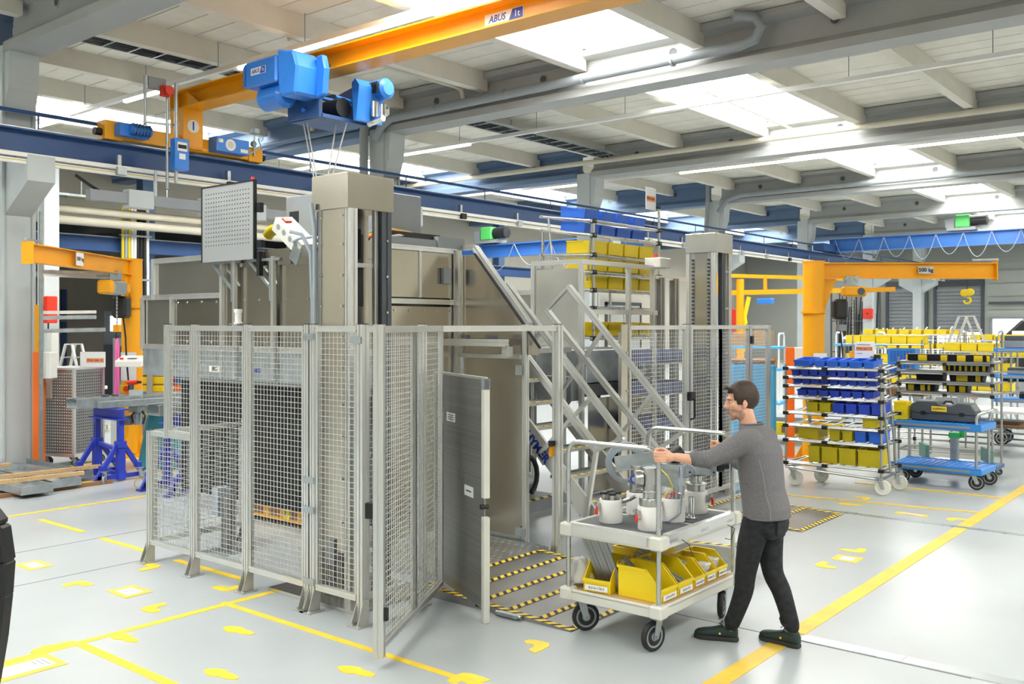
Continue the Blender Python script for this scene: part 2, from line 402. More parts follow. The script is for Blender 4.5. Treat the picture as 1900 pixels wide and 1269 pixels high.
for j in range(5): m.bx(j*1.6-.06, j*1.6+.06, -.08, .05, 1, 2.5)
m.build('window_frame', 'grey_mid', wn)
for j in range(4): MB().bx(j*1.6+.08, j*1.6+1.52, -.02, .02, 1, 2.5).build('pane', 'window_lit', wn)
m = MB()
for z in (3.0, 3.7, 4.4, 5.1): m.bx(-12.3, 4, 55.94, 56.0, z, z+.03)
m.build('panel_joint', 'grey_mid', wb)
MB().bx(-12.3, 4, 55.75, 56, 3.3, 3.42).build('wall_rail', 'grey_dark', wb)
d = thing('door_3', 'grey-green double door in the cream wall behind the far tower', None, (-26.5, 40, 0), kind='structure')
for j in range(2): MB().bx(0, .06, j*1.6, j*1.6+1.55, 0, 3.2).build('door_leaf', 'wall_grey', d); MB().bx(.06, .1, j*.3+1.4, j*.3+1.45, 1.1, 1.3).build('handle', 'grey_dark', d)
m = MB(); m.bx(0, .12, -.1, 0, 0, 3.3); m.bx(0, .12, 3.15, 3.25, 0, 3.3); m.bx(0, .12, -.1, 3.25, 3.2, 3.35); m.build('door_frame', 'grey_dark', d)

# ---- ceiling light lines
def light_line(y, z, x0, x1, lit, lab):
    t = thing('light_line', lab, 'ceiling lamp', (0, y, z), group='suspended tube light lines')
    MB().bx(x0, x1, -.045, .045, .05, .13).build('trunking', 'white', t)
    for a, b in lit: MB().bx(a, b, -.035, .035, 0, .05).build('tube', 'glow', t)
    x = x0+.4
    while x < x1:
        MB().cyl((x, 0, .13), (x, 0, 6.74-z+.3), .008, 5).build('chain', 'grey_mid', t); x += 2.33
light_line(9.35, 6.45, -21.5, 6, [(-21.2,-19.5),(-17.2,-15.9),(-13.5,-11.8),(-11.75,-10.1),(-10.05,-8.4),(-8.35,-6.7)], 'suspended tube light line nearest the camera, behind the yellow crane girder')
light_line(16.75, 6.45, -25, 6, [(-24.4,-22.8),(-20.8,-19.2),(-17.5,-14.95)], 'suspended light line in the second bay, lit at its left end')
light_line(23.7, 6.45, -25, 6, [(-23,-21.4),(-18.5,-15.8),(-13.2,-3)], 'suspended tube light line in the third bay')
light_line(30.4, 6.45, -25, 6, [(-24,-21),(-19,-16.6),(-13,-4)], 'suspended tube light line in the fourth bay')
light_line(38.5, 6.45, -25, 6, [(-23,-20),(-14,-4)], 'suspended tube light line in the fifth bay')
light_line(46, 6.45, -25, 6, [(-23,-20),(-14,-4)], 'suspended tube light line in the sixth bay')
# ================================================================ RUNWAYS, CRANES, PIPES
def runway(x, y0, y1, z, h, lab):
    r = thing('crane_runway', lab, 'crane runway', (x, y0, z)); L = y1-y0
    MB().ibeam((0,0,-h/2), (0,L,-h/2), .3, h, .025, .014).build('runway_beam', 'runway', r)
    MB().bx(-.03, .03, 0, L, 0, .035).build('crane_rail', 'steel', r)
    return r, L
r, L = runway(-14.4, 3, 54.5, 5.07, .39, 'dark blue crane runway beam crossing the hall on the grey columns')
m = MB(); m.bx(.16, .22, 0, L, -.53, -.46); m.bx(.16, .24, 0, L, -.43, -.37); m.build('conductor_rail', 'white', r)
MB().bx(.221, .225, 0, L, -.49, -.48).build('rail_stripe', 'cable_yellow', r)
for j in range(26):
    MB().bx(.12, .2, j*2+.6, j*2+.66, -.37, -.2).build('rail_bracket', 'galv', r); MB().bx(.22, .3, j*2+.55, j*2+.7, -.52, -.4).build('rail_clamp', 'black' if j % 3 == 0 else 'galv', r)
hr = thing('guard_pipe', 'slim dark blue guard pipe on posts above the crane runway', 'pipe', (-14.8, 3, 5.07))
MB().tube([(.1,0,.33), (.1,L,.36)], .032, 8).build('pipe_run', 'runway', hr, True)
for j in range(20): MB().cyl((.1, j*2.6+1, 0), (.1, j*2.6+1, .33), .014, 6).build('post', 'runway', hr)
runway(-24.6, 2, 40, 4.55, .38, 'dark blue crane runway of the rear aisle behind the left jib crane')
# ---- yellow bridge crane
bc = thing('bridge_crane', 'orange-yellow overhead bridge crane numbered 1 with long girder', 'crane', (-14.4, 8.93, 5.11))
m = MB(); m.bx(-.11, .11, -1.45, 1.45, .02, .26); m.bx(-.13, .13, -1.5, -1.2, 0, .3); m.bx(-.13, .13, 1.15, 1.45, 0, .24)
m.build('end_carriage', 'orange_yellow', bc, bevel=.01)
for y in (-1.3, 1.3): MB().cyl((-.06, y, .06), (.06, y, .06), .06, 16).build('wheel', 'grey_dark', bc, True)
for y in (-1.55, 1.5): MB().cyl((0, y-.06, .12), (0, y+.06, .12), .06, 12).build('buffer', 'black', bc, True)
m = MB(); m.prism([(-.2,-.19,0),(.2,-.19,0),(.2,-.19,.72),(-.2,-.19,.72)], (0,.38,0)); m.build('leg', 'orange_yellow', bc, bevel=.008)
MB().prism([(.2,-.19,.06),(.34,-.19,.02),(.34,.19,.02),(.2,.19,.06)], (0,0,.02)).build('foot_plate', 'orange_yellow', bc)
mm = MB(); mm.ibeam((-.22,0,.865), (17,0,.865), .37, .31, .022, .016); mm.bx(-.22, -.2, -.185, .185, .7, 1.02); mm.build('girder', 'orange_yellow', bc)
MB().prism([(.22,-.13,.72),(.62,-.13,.72),(.22,-.13,.98)], (0,.012,0)).build('gusset', 'orange_yellow', bc)
MB().lathe([(.11,0),(.11,.004)], (.2,0,.42), 28, (1,0,0)).build('number_disc', 'white', bc)
text('1', .2, 'ink_blue', bc, (.206, 0, .42), SIDE, 'number', bold=.02)
def plate(parent, loc, w, h, rot, bluet, whitet, ink='ink_blue', s=1):
    p = put('nameplate', MB().bx(-w/2, w/2, -h/2, h/2, 0, .003).mesh('nameplate', 'white'), parent, loc); p.rotation_euler = rot
    q = MB().prism([(w*.12,-h*.45,.003),(w*.48,-h*.45,.003),(w*.48,h*.45,.003),(w*.22,h*.45,.003)], (0,0,.001)).build('blue_field', 'ink_blue', p)
    text(whitet, h*.78, ink, p, (-w*.18, 0, .0035), (0,0,0), depth=.001, sx=.95, bold=.025, slant=.25); text(bluet, h*.78, 'white', p, (w*.33, 0, .0045), (0,0,0), depth=.001)
plate(bc, (7.0, -.011, .865), .62, .15, FRONT, '1t', 'ABUS')
m = MB(); m.bx(.1, .3, -1.35, -.85, .06, .26); m.cyl((.32,-1.2,.17), (.32,-.85,.17), .085, 14); m.build('travel_motor', 'hoist_blue', bc, True)
m = MB()
for j in range(6): m.bx(.23, .41, -1.18+j*.055, -1.16+j*.055, .08, .26)
m.build('cooling_fin', 'runway', bc)
cb = MB().bx(.1, .36, .35, 1.0, .05, .3).build('control_box', 'hoist_blue', bc, bevel=.01)
MB().lathe([(.1,0),(.1,.004)], (.36,.62,.18), 26, (1,0,0)).build('dial', 'white', cb); MB().lathe([(.06,0),(.06,.002)], (.364,.62,.18), 20, (1,0,0)).build('dial_ring', 'grey_plastic', cb)
MB().bx(.36, .364, .38, .47, .2, .26).build('sticker', 'white', cb); MB().bx(.364, .366, .385, .41, .21, .25).build('warning_mark', 'cable_yellow', cb)
MB().bx(.36, .364, .82, .97, .08, .14).build('nameplate', 'white', cb)
m = MB(); m.cyl((.15,1.25,.1), (.15,1.25,.55), .015, 8); m.bx(.08, .24, 1.2, 1.3, .5, .58); m.ball((.2,1.2,.3), .06, 8); m.tube([(.2,1.1,.1),(.28,1.3,.25),(.2,1.3,.4)], .012, 6); m.build('sensor_mast', 'zinc', bc)
# pendant mast with radio box
pm_ = thing('crane_receiver_mast', 'galvanised mast with blue receiver box and red horn beside the runway', 'mast', (-13.78, 8.2, 4.36))
m = MB(); m.cyl((0,0,0), (0,0,1.55), .025, 8); m.cyl((.06,.12,.1), (.06,.12,1.7), .03, 8); m.cyl((-.05,-.35,.95), (-.05,-.35,1.75), .025, 8); m.bar((0,-.4,1.0), (0,.2,1.05), .03); m.bar((0,-.2,1.15),(0,.15,1.3),.02); m.build('mast_tube', 'galv', pm_)
MB().bx(.05, .2, .02, .27, .3, .8).build('receiver_box', 'hoist_blue', pm_, bevel=.01)
MB().bx(.2, .203, .06, .23, .6, .74).build('sticker', 'white', pm_); MB().bx(.203, .205, .07, .22, .64, .7).build('sticker_print', 'ink', pm_); MB().bx(.2, .203, .09, .2, .47, .56).build('sticker', 'paper', pm_)
m = MB(); m.bx(-.02, .1, -.12, .02, 1.46, 1.62); m.lathe([(.05,0),(.075,.06)], (.1,-.05,1.54), 14, (1,0,0)); m.build('horn', 'red', pm_)
MB().bx(-.06, -.03, -.3, .0, 1.55, 1.75).build('antenna_panel', 'grey_mid', pm_)
# rope hoist on the girder
h = thing('rope_hoist', 'bright blue rope hoist hanging under the yellow girder', 'hoist', (-10.9, 8.93, 5.45))
m = MB(); m.prism([(-.62,-.86,.12),(.1,-.86,.12),(.1,-.86,.5),(-.62,-.86,.5)], (0,.36,0)); m.build('gear_housing', 'hoist_blue', h, bevel=.03)
MB().prism([(.1,-.82,-.05),(.16,-.82,-.1),(.42,-.78,-.08),(.46,-.78,.3),(.38,-.78,.52),(.1,-.86,.56)], (0,.42,0)).build('gear_cover', 'hoist_blue', h, bevel=.03)
MB().prism([(.42,-.44,-.1),(.6,-.44,-.06),(.64,-.44,.3),(.58,-.44,.5),(.44,-.44,.5)], (0,.1,0)).build('side_plate', 'hoist_blue', h, bevel=.02)
MB().prism([(-.72,-.82,.16),(-.64,-.84,.16),(-.64,-.84,.48),(-.72,-.82,.44)], (0,.3,0)).build('fan_cover', 'hoist_blue', h)
MB().lathe([(.12,0),(.17,.06),(.18,.5),(.12,.56)], (-.5,-.62,-.02), 18, (1,0,0)).build('motor', 'hoist_blue', h, True)
for y, z in ((-.4,.04),(-.4,-.2),(.2,.1)): MB().cyl((.1,y,z), (.1,.55,z-.02), .03, 10).build('tie_rod', 'hoist_blue', h, True)
m = MB(); m.prism([(-.3,-.35,-.3),(.4,-.35,-.32),(.4,-.35,-.05),(-.3,-.35,0)], (0,.06,0)); m.prism([(-.3,.5,-.3),(.45,.5,-.32),(.5,.5,.15),(.2,.5,.3),(-.3,.5,.2)], (0,.06,0)); m.bx(-.3, .42, -.3, .5, -.32, -.27); m.build('drum_frame', 'runway', h)
MB().prism([(.5,.2,-.3),(.56,.2,-.3),(.62,.2,.2),(.54,.2,.3),(.46,.2,.25)], (0,.5,0)).build('trolley_plate', 'hoist_blue', h)
MB().cyl((-.25,.1,-.12), (.4,.1,-.12), .14, 18).build('rope_drum', 'black', h, True)
MB().lathe([(.1,0),(.15,.05),(.15,.3),(.1,.34)], (.45,.62,.2), 16, (1,0,0)).build('travel_motor', 'hoist_blue', h, True)
m = MB()
for j in range(5): m.bx(.5+j*.05, .525+j*.05, .45, .48, .12, .28)
m.build('cooling_slot', 'ink', h)
m = MB(); m.cyl((.62,.5,-.22),(.62,.5,.0),.06,10); m.cyl((.74,.55,-.22),(.74,.55,-.05),.05,10); m.cyl((.5,.5,-.3),(.8,.5,-.26),.05,8); m.build('limit_switch', 'chrome', h, True)
plate(h, (-.3, -.863, .33), .34, .1, FRONT, '1t', 'ABUS')
for x in (-.2, .3):
    for y in (-.12, .12): MB().cyl((x,y-.03,.44), (x,y+.03,.44), .05, 12).build('trolley_wheel', 'grey_dark', h, True)
for x, y, x2 in ((-.14,-.2,-.05),(-.06,-.2,.0),(.18,.15,.1),(.36,.2,.14)): MB().cyl((x,y,-.3), (x2,0,-1.42), .011, 6).build('rope', 'rope', h)
m = MB(); m.lathe([(.05,-.1),(.13,-.08),(.13,.08),(.05,.1)], (.05,0,-1.5), 16, (0,1,0)); m.bx(-.06,.16,-.07,.07,-1.66,-1.46); m.build('hook_block', 'orange_yellow', h, True)
MB().tube(arc((.05,0,-1.78), .07, PI/2, -PI, 9), .02, 8).build('hook', 'grey_dark', h, True)
# ---- blue bridge cranes
def blue_crane(x0, x1, y, z0, z1, hx, lab, loops):
    b = thing('bridge_crane', lab, 'crane', (x0, y, z0)); L = x1-x0
    m = MB(); m.ibeam((0,0,(z1-z0)/2), (L,0,(z1-z0)/2), .34, z1-z0, .03, .02); m.build('girder', 'crane_blue', b)
    MB().bx(-.15, .3, -1.4, 1.4, .0, .28).build('end_carriage', 'runway', b)
    MB().bx(0, L, -.05, .05, z1-z0, z1-z0+.04).build('trolley_rail', 'steel', b)
    t = MB(); t.bx(hx-.5, hx+.5, -.3, .3, z1-z0+.05, z1-z0+.16); t.build('trolley_frame', 'grey_mid', b)
    MB().bx(hx-.2, hx+.3, -.35, .1, z1-z0+.16, z1-z0+.62).build('hoist_box', 'lime', b, bevel=.03)
    MB().cyl((hx+.3,-.1,z1-z0+.4), (hx+.85,-.1,z1-z0+.4), .2, 14).build('hoist_motor', 'black', b, True)
    MB().bx(hx-.55, hx-.25, -.3, .1, z1-z0+.16, z1-z0+.5).build('switch_box', 'grey_mid', b)
    for i in range(loops):
        a = .3+i*L/loops*.92; pts = [(a+(L/loops*.9)*u, -.2, (z1-z0)-.05 - .9*(1-(2*u-1)**2)*(1 if i % 2 else .85)) for u in [k/10 for k in range(11)]]
        MB().tube(pts, .014, 5).build('festoon_cable', 'cable_grey', b)
    return b
b = blue_crane(-14.3, 3.5, 38, 5.13, 5.65, 5.05, 'light blue overhead bridge crane with green hoist at the far end', 17)
MB().bx(9.2, 10.4, -.19, -.18, .1, .45).build('nameplate', 'white', b)
blue_crane(-24.4, -15.8, 26, 4.62, 5.07, 2.2, 'blue bridge crane with green hoist in the rear aisle', 5)
# ---- jib cranes
def jib(loc, ang, L, zt, lab, rz_h, left=False):
    j = thing('jib_crane', lab, 'jib crane', loc, ang)
    MB().lathe([(.34,0),(.34,.03),(.2,.05),(.175,.3),(.165,.34),(.165,zt-.02),(.175,zt-.02),(.175,zt)], (0,0,0), 24).build('pillar', 'orange_yellow', j, True)
    m = MB()
    for k in range(6): a = k*PI/3; m.prism([(.16*math.cos(a),.16*math.sin(a),.03),(.33*math.cos(a),.33*math.sin(a),.03),(.16*math.cos(a),.16*math.sin(a),.34)], (.012*math.sin(a),-.012*math.cos(a),0))
    m.build('base_gusset', 'orange_yellow', j)
    m = MB()
    for k in range(6): a = k*PI/3+.5; m.cyl((.28*math.cos(a),.28*math.sin(a),.03),(.28*math.cos(a),.28*math.sin(a),.07),.022,6)
    m.build('anchor_bolt', 'zinc', j)
    MB().lathe([(.2,zt-.83),(.2,zt-.8)], (0,0,0), 24).build('bearing_ring', 'orange_yellow', j)
    m = MB(); m.ibeam((.1,0,zt-.15), (L,0,zt-.15), .13, .25, .014, .01); m.bx(L, L+.015, -.08, .08, zt-.3, zt); m.build('arm', 'orange_yellow', j)
    MB().prism([(.15,-.006,zt-.28),(.36,-.006,zt-.28),(.16,-.006,zt-.8)], (0,.012,0)).build('arm_bracket', 'orange_yellow', j)
    MB().bar((L-.35,0,zt+.02), (L+.06,0,zt+.03), .03).build('end_stop', 'galv', j)
    return j
jr = jib((-5.75, 14.6, 0), math.radians(39.2), 2.86, 3.2, 'yellow pillar jib crane marked 500 kg behind the blue bin rack', 0)
p = MB().bx(1.62, 1.86, -.085, -.075, 3.0, 3.11).build('load_plate', 'galv', jr); text('500 kg', .085, 'ink', p, (1.74, -.087, 3.055), FRONT, bold=.02)
m = MB(); m.bx(.5, .68, -.05, .05, 2.84, 2.96); m.cyl((.52,-.07,2.93),(.52,.07,2.93),.04,10); m.cyl((.66,-.07,2.93),(.66,.07,2.93),.04,10); m.build('trolley', 'zinc', jr)
MB().bx(.45, .82, -.09, .09, 2.64, 2.8).build('hoist_body', 'orange_yellow', jr, bevel=.03); MB().bar((.8,0,2.74), (1.28,0,2.76), .07).build('hoist_arm', 'orange_yellow', jr)
MB().lathe([(.02,0),(.06,.003)], (.72,-.09,2.72), 14, (0,-1,0)).build('fan_grille', 'grey_dark', jr)
MB().bx(.3, .52, -.1, .1, 2.28, 2.6).build('chain_bag', 'black', jr, bevel=.04)
def chain(parent, x, y, z1, z0, r=.012):
    m = MB(); z = z1; k = 0
    while z > z0: m.box((x, y, z), (r*(2.2 if k % 2 else .8), r*(.8 if k % 2 else 2.2), .034)); z -= .028; k += 1
    return m.build('load_chain', 'steel', parent)
chain(jr, .62, 0, 2.64, 1.78)
MB().tube([(.44,0,2.28),(.43,.01,2.1),(.46,.0,1.7),(.45,0,1.4)], .012, 6).build('control_cable', 'black', jr)
MB().bx(.38, .5, -.06, .06, 2.1, 2.2).build('plug', 'grey_mid', jr); MB().bx(.58, .66, -.04, .04, 1.66, 1.78).build('bottom_block', 'orange_yellow', jr)
MB().tube([(.62,0,1.66)]+arc((.62,0,1.62),.035,PI/2,-PI,7), .012, 6).build('hook', 'black', jr)
MB().tube([(.6,0,1.6),(.585,.0,1.45),(.62,0,1.25),(.655,0,1.45),(.64,0,1.6)], .016, 6).build('sling', 'pink', jr)
MB().prism([(-.06,-.18,1.3),(.15,-.18,1.3),(.15,-.18,1.75),(-.06,-.18,1.75)], (0,.004,0)).build('paper_notice', 'paper', jr)
m = MB(); m.tube(arc((.045,-.181,1.62), .05, 0, 2*PI, 16), .005, 4)
for k in range(5): m.bx(-.03, .1, -.183, -.181, 1.36+k*.035, 1.365+k*.035)
m.build('notice_print', 'ink', jr)
hb = thing('parked_hook_block', 'small yellow hook block hanging near the tip of the jib arm', 'hook', (-5.75+2.42*.775, 14.6+2.42*.632, 2.6))
m = MB(); m.lathe([(.02,-.04),(.06,-.03),(.06,.03),(.02,.04)], (-.03,0,.1), 14, (0,1,0)); m.lathe([(.02,-.04),(.06,-.03),(.06,.03),(.02,.04)], (.05,0,.11), 14, (0,1,0)); m.build('sheave', 'yellow_box', hb, True)
MB().tube(arc((.01,0,-.02), .05, PI/2, -PI, 8), .018, 8).build('hook', 'yellow_box', hb, True); m = MB(); m.cyl((.01,0,.1),(.01,0,.3),.006,5); m.build('rope', 'black', hb)
dx, dy = -12.86+14.98, 5.64-8.27
jl = jib((-14.98, 8.27, 0), math.atan2(dy, dx), 3.38, 3.3, 'yellow pillar jib crane on the left with pink lifting slings', 0)
jl.name = 'jib_crane'
p = MB().bx(1.95, 2.17, .07, .08, 3.06, 3.25).build('load_plate', 'white', jl); t = text('500 kg', .085, 'ink', p, (2.06, .082, 3.155), (PI/2, 0, PI))
p = MB().bx(1.95, 2.17, -.08, -.07, 3.06, 3.25).build('load_plate', 'white', jl); t = text('500 kg', .08, 'ink', p, (2.06, -.082, 3.155), FRONT)
m = MB(); m.bx(.55, .72, -.06, .06, 2.92, 3.06); m.build('trolley', 'zinc', jl)
m = MB(); m.bx(.5, .95, -.13, .13, 2.68, 2.9); m.build('hoist_body', 'zinc', jl, bevel=.03); MB().bx(.95, 1.08, -.12, .12, 2.68, 2.9).build('hoist_cap', 'orange_yellow', jl, bevel=.03); MB().bx(.32, .5, -.12, .12, 2.7, 2.88).build('hoist_gear', 'orange_yellow', jl, bevel=.03)
MB().bx(.3, .55, -.12, .12, 2.3, 2.66).build('chain_bag', 'black', jl, bevel=.04)
chain(jl, .6, 0, 2.68, 2.2); MB().bx(.56, .64, -.05, .05, 2.08, 2.2).build('bottom_block', 'orange_yellow', jl)
MB().tube([(.6,0,2.08)]+arc((.6,0,2.02),.045,PI/2,-PI,7), .015, 6).build('hook', 'black', jl)
for k, (a, z0) in enumerate(((-.05,.95),(0,1.0),(.05,.9))):
    MB().tube([(.6,0,1.98),(.6+a,.02*k,1.85),(.6+a,.0,z0),(.63+a,.02,z0-.05),(.65+a,.0,z0),(.64+a,.02,1.8),(.61,0,1.97)], .018, 6).build('sling', 'pink', jl)
MB().tube([(.35,0,2.3),(.34,.03,2.0),(.37,.06,1.6),(.33,.1,1.0)], .014, 6).build('control_cable', 'black', jl); MB().bx(.28, .38, .05, .15, .82, 1.02).build('pendant_control', 'yellow_box', jl)
jp = thing('notice_board', 'white safety notice sheets taped to the left yellow pillar', 'notice', (-14.84, 8.1, 0))
for z0, z1 in ((1.52,1.74),(1.27,1.5)):
    q = MB().prism([(-.08,-.06,z0),(.12,.1,z0),(.12,.1,z1),(-.08,-.06,z1)], (.004,-.005,0)).build('sheet', 'paper', jp)
MB().prism([(-.07,-.07,1.08),(.1,.07,1.08),(.1,.07,1.2),(-.07,-.07,1.2)], (.02,-.025,0)).build('switch_plate', 'yellow_box', jp); MB().lathe([(.05,0),(.045,.03)], (.035,-.025,1.14), 14, (.62,-.78,0)).build('switch_knob', 'red', jp)
# orange light crane far right
lc = thing('light_crane', 'slim orange frame crane in the background beyond the far tower', 'crane', (-10.7, 22.3, 0))
MB().cyl((0,0,0), (0,0,3.35), .1, 12).build('pillar', 'orange_yellow', lc, True)
m = MB(); m.bar((-.45,-.35,3.0), (2.6,2.1,3.08), .1, .12); m.bar((-.45,-.35,3.45), (2.3,1.85,3.35), .08, .09); m.bar((-.45,-.35,3.0), (-.45,-.35,3.48), .09); m.bar((.5,.4,3.05), (.5,.4,3.42), .07); m.build('arm', 'orange_yellow', lc)
MB().bx(.35, .75, .2, .4, 2.72, 2.86).build('hoist_body', 'hoist_blue', lc, bevel=.02); MB().tube([(.2,.1,2.9),(.1,.05,2.4),(.15,.1,1.9),(.05,.05,1.5)], .06, 6).build('hanging_cable', 'yellow_box', lc)
# ---- pipes, trays, trunking
def pipe(pts, r, m, lab, name='drain_pipe', brk=None):
    t = thing(name, lab, 'pipe'); MB().tube(pts, r, 12).build('pipe_run', m, t, True)
    for p in (brk or []): MB().lathe([(r+.012,-.02),(r+.012,.02)], p, 12, (1,0,0)).build('pipe_clip', 'pipe_grey', t)
    return t
pipe([(-15.0,13.75,6.15),(-14.8,13.78,6.4),(-14.5,13.76,6.52),(-6.6,13.76,6.58),(-6.35,13.76,6.63),(-6.25,13.76,6.8),(-6.35,13.72,6.96),(-6.6,13.5,6.98)], .085, 'pipe_grey', 'grey drain pipe running along the second roof girder', brk=[(x,13.76,6.55) for x in (-13.2,-11.4,-9.6,-7.8)])
pipe([(-15.25,13.72,7.05),(-15.25,13.72,6.6),(-15.3,13.72,6.3),(-15.3,13.72,0.02)], .095, 'pipe_grey', 'grey downpipe in front of the hall column behind the near tower')
pipe([(-12.5,9.6,6.85),(-12.5,13.55,6.85),(-12.5,13.75,6.82),(-12.5,13.82,6.64)], .05, 'pipe', 'cream branch pipe under the ceiling dropping to the girder drain')
pipe([(-17.1,9.6,6.85),(-17.1,13.55,6.85),(-17.1,13.75,6.8),(-17.1,13.78,6.6)], .05, 'pipe', 'cream branch pipe in the rear aisle left of the near tower')
pipe([(-26,13.78,6.42),(-15.5,13.78,6.5)], .06, 'girder_blue', 'blue-grey drain pipe along the slate-blue girder')
pipe([(-25.5,21.46,6.65),(4,21.46,6.65)], .07, 'pipe', 'long cream pipe along the third roof girder')
pipe([(-14.8,29.2,6.0),(-14.5,29.25,6.4),(-14.0,29.28,6.52),(4,29.26,6.58)], .085, 'pipe_grey', 'grey drain pipe along the fourth roof girder')
pipe([(-15.2,29.2,7.0),(-15.2,29.2,6.5),(-15.3,29.25,5.2),(-15.3,29.25,.02)], .07, 'pipe_grey', 'grey downpipe on the fourth hall column')
pipe([(-9.0,21.6,6.82),(-9.0,17,6.9)], .03, 'pipe', 'thin cream pipe crossing to the third girder')
pipe([(-24.05,3,5.15),(-24.05,21,5.15)], .11, 'pipe', 'upper of the two thick cream pipes behind the left jib crane')
pipe([(-24.0,3,4.86),(-24.0,21,4.86)], .11, 'pipe', 'lower of the two thick cream pipes behind the left jib crane')
pipe([(-26.2,3,3.55),(-26.2,21,3.6)], .08, 'pipe', 'cream pipe low across the annex opening')
def tray(x, y0, y1, z, w, lab, cables='dark'):
    t = thing('cable_tray', lab, 'cable tray', (x, y0, z)); L = y1-y0
    m = MB(); m.bx(-w/2, -w/2+.02, 0, L, 0, .06); m.bx(w/2-.02, w/2, 0, L, 0, .06); m.build('side_rail', 'galv', t)
    n = int(L/.45); me = MB().bx(-w/2+.02, w/2-.02, -.015, .015, 0, .02).mesh('rung', 'galv')
    for j in range(n): put('rung', me, t, (0, .2+j*.45, 0))
    for j in range(4):
        MB().tube([(-w/2+.08+j*w*.22, L*u/8, .05+.03*math.sin(u*2.1+j)) for u in range(9)], .03, 6).build('cable', cables, t)
    for j in range(int(L/2.4)): MB().bx(-w/2-.02, -w/2, j*2.4+.6, j*2.4+.63, 0, ZP-z if z > 6 else .5).build('hanger', 'galv', t)
tray(-14.85, 6.7, 13.8, 6.78, .5, 'cable ladder under the ceiling planks in the near bay'); tray(-14.0, 14.5, 21.35, 6.7, .6, 'dense cable ladder under the ceiling in the second bay')
tray(-23.7, 4, 20, 5.42, .4, 'galvanised cable tray with yellow cables above the cream pipes', 'cable_yellow')
bt = thing('busbar_trunking', 'grey busbar trunking with tap-off boxes under the crane runway', 'busbar', (-13.95, 6.6, 4.08))
m = MB(); m.bx(-.07, .07, .4, 6.9, 0, .16); m.build('trunking', 'grey_mid', bt)
for y, s in ((1.0,.42),(2.3,.2),(3.3,.25),(4.6,.3),(5.5,.25)): MB().bx(-.1, .1, y, y+s, -.06, .22).build('tap_off_box', 'column', bt, bevel=.008)
MB().tube([(0,.2,.35),(.02,.45,.2),(0,.8,.05),(0,1.1,.05)], .025, 6).build('feed_cable', 'black', bt)
for y in (1.6, 3.0, 5.0): MB().bx(-.24, -.2, y, y+.04, .1, .62).build('hanger_rod', 'galv', bt); MB().bx(-.22, .02, y, y+.04, .1, .16).build('hanger', 'galv', bt)
# ================================================================ THE MACHINE CELL
def mesh_grid(m, L, z0, z1, x0=0, pitch=.042, t=.0036):
    n = max(1, int((L)/pitch)); k = max(1, int((z1-z0)/pitch))
    for i in range(n+1): x = x0+L*i/n; m.bx(x-t/2, x+t/2, -t/2, t/2, z0, z1)
    for j in range(k+1): z = z0+(z1-z0)*j/k; m.bx(x0, x0+L, -t*1.3, -t*.3, z-t/2, z+t/2)
    return m
def panel(par, p, q, z0=.17, z1=2.19, w=.045):
    """mesh panel with profile frame between p and q, in the parent's space"""
    L = math.hypot(q[0]-p[0], q[1]-p[1]); a = math.atan2(q[1]-p[1], q[0]-p[0])
    rl = MB().prof((0,0,z1-w/2), (L,0,z1-w/2), w).mesh('rail', 'alu')
    for z in (0, z0+w-z1): put('rail', rl, par, (*p, z), a)
    ns = max(2, int(L/.5)+1)
    for x in (0, L): put('stile', MB().prof((0,0,z0), (0,0,z1), w*.8).mesh('stile', 'alu'), par, (p[0]+math.cos(a)*x, p[1]+math.sin(a)*x, 0), a)
    put('wire_mesh', mesh_grid(MB(), L, z0+w, z1-w).mesh('wire_mesh', 'wire'), par, (*p, 0), a)
def post(par, x, y, z0=0, z1=2.2, w=.05, br=True, rz=0):
    MB().prof((0,0,max(z0,.01)), (0,0,z1), w).build('post', 'alu', par, loc=(x, y, 0), rz=rz)
    MB().bx(-w/2, w/2, -w/2, w/2, z1, z1+.006).build('post_cap', 'black', par, loc=(x, y, 0), rz=rz)
    if br:
        m = MB()
        for s in (-1, 1): m.prism([(s*w*.52,-.09,.0),(s*w*.52,.03,.0),(s*w*.52,.03,.19),(s*w*.52,-.02,.19)], (s*.006,0,0))
        m.bx(-.06, .06, -.1, .05, 0, .008)
        b = m.build('foot_bracket', 'bracket', par, loc=(x, y, 0), rz=rz)
        m = MB()
        for s in (-.035, .035): m.cyl((s,-.075,.008), (s,-.075,.022), .011, 6)
        m.build('anchor_bolt', 'chrome', b)
YF = 4.67
f = thing('safety_fence', 'front aluminium safety fence of the cell with silver wire mesh', 'fence', (0, YF, 0))
for x in (-7.4, -6.62, -5.84, -5.77): post(f, x, 0)
post(f, -8.14, 0, 0, 1.22); post(f, -5.22, 0, w=.06); post(f, -7.84, 0, 1.17, 2.2, br=False)
panel(f, (-8.1,0), (-7.44,0), .17, 1.22); panel(f, (-7.8,0), (-7.44,0), 1.2, 2.19)
panel(f, (-7.36,0), (-6.66,0)); panel(f, (-6.58,0), (-5.88,0)); panel(f, (-5.73,0), (-5.27,0))
for z in (.2, .75, .98, 2.08): MB().bx(-5.87, -5.74, -.034, -.026, z, z+.05).build('hinge_plate', 'zinc', f)
MB().bx(-5.3, -5.2, -.04, -.032, 2.06, 2.11).build('hinge_plate', 'zinc', f)
f = thing('safety_fence', 'low wire mesh return fence at the left corner of the cell', 'fence', (-8.14, YF, 0))
panel(f, (0,.05), (0,1.0), .17, 1.22); post(f, 0, 1.03, 0, 1.24)
f = thing('safety_fence', 'short mesh fence return behind the open gate', 'fence', (-5.24, YF, 0))
panel(f, (0,.05), (0,.6)); post(f, 0, .64)
g = thing('fence_gate', 'tall mesh gate leaf swung open towards the camera', 'gate', (-5.24, 5.52, 0), math.atan2(4.2-5.52, -4.52+5.24))
GL = math.hypot(.72, 1.32)
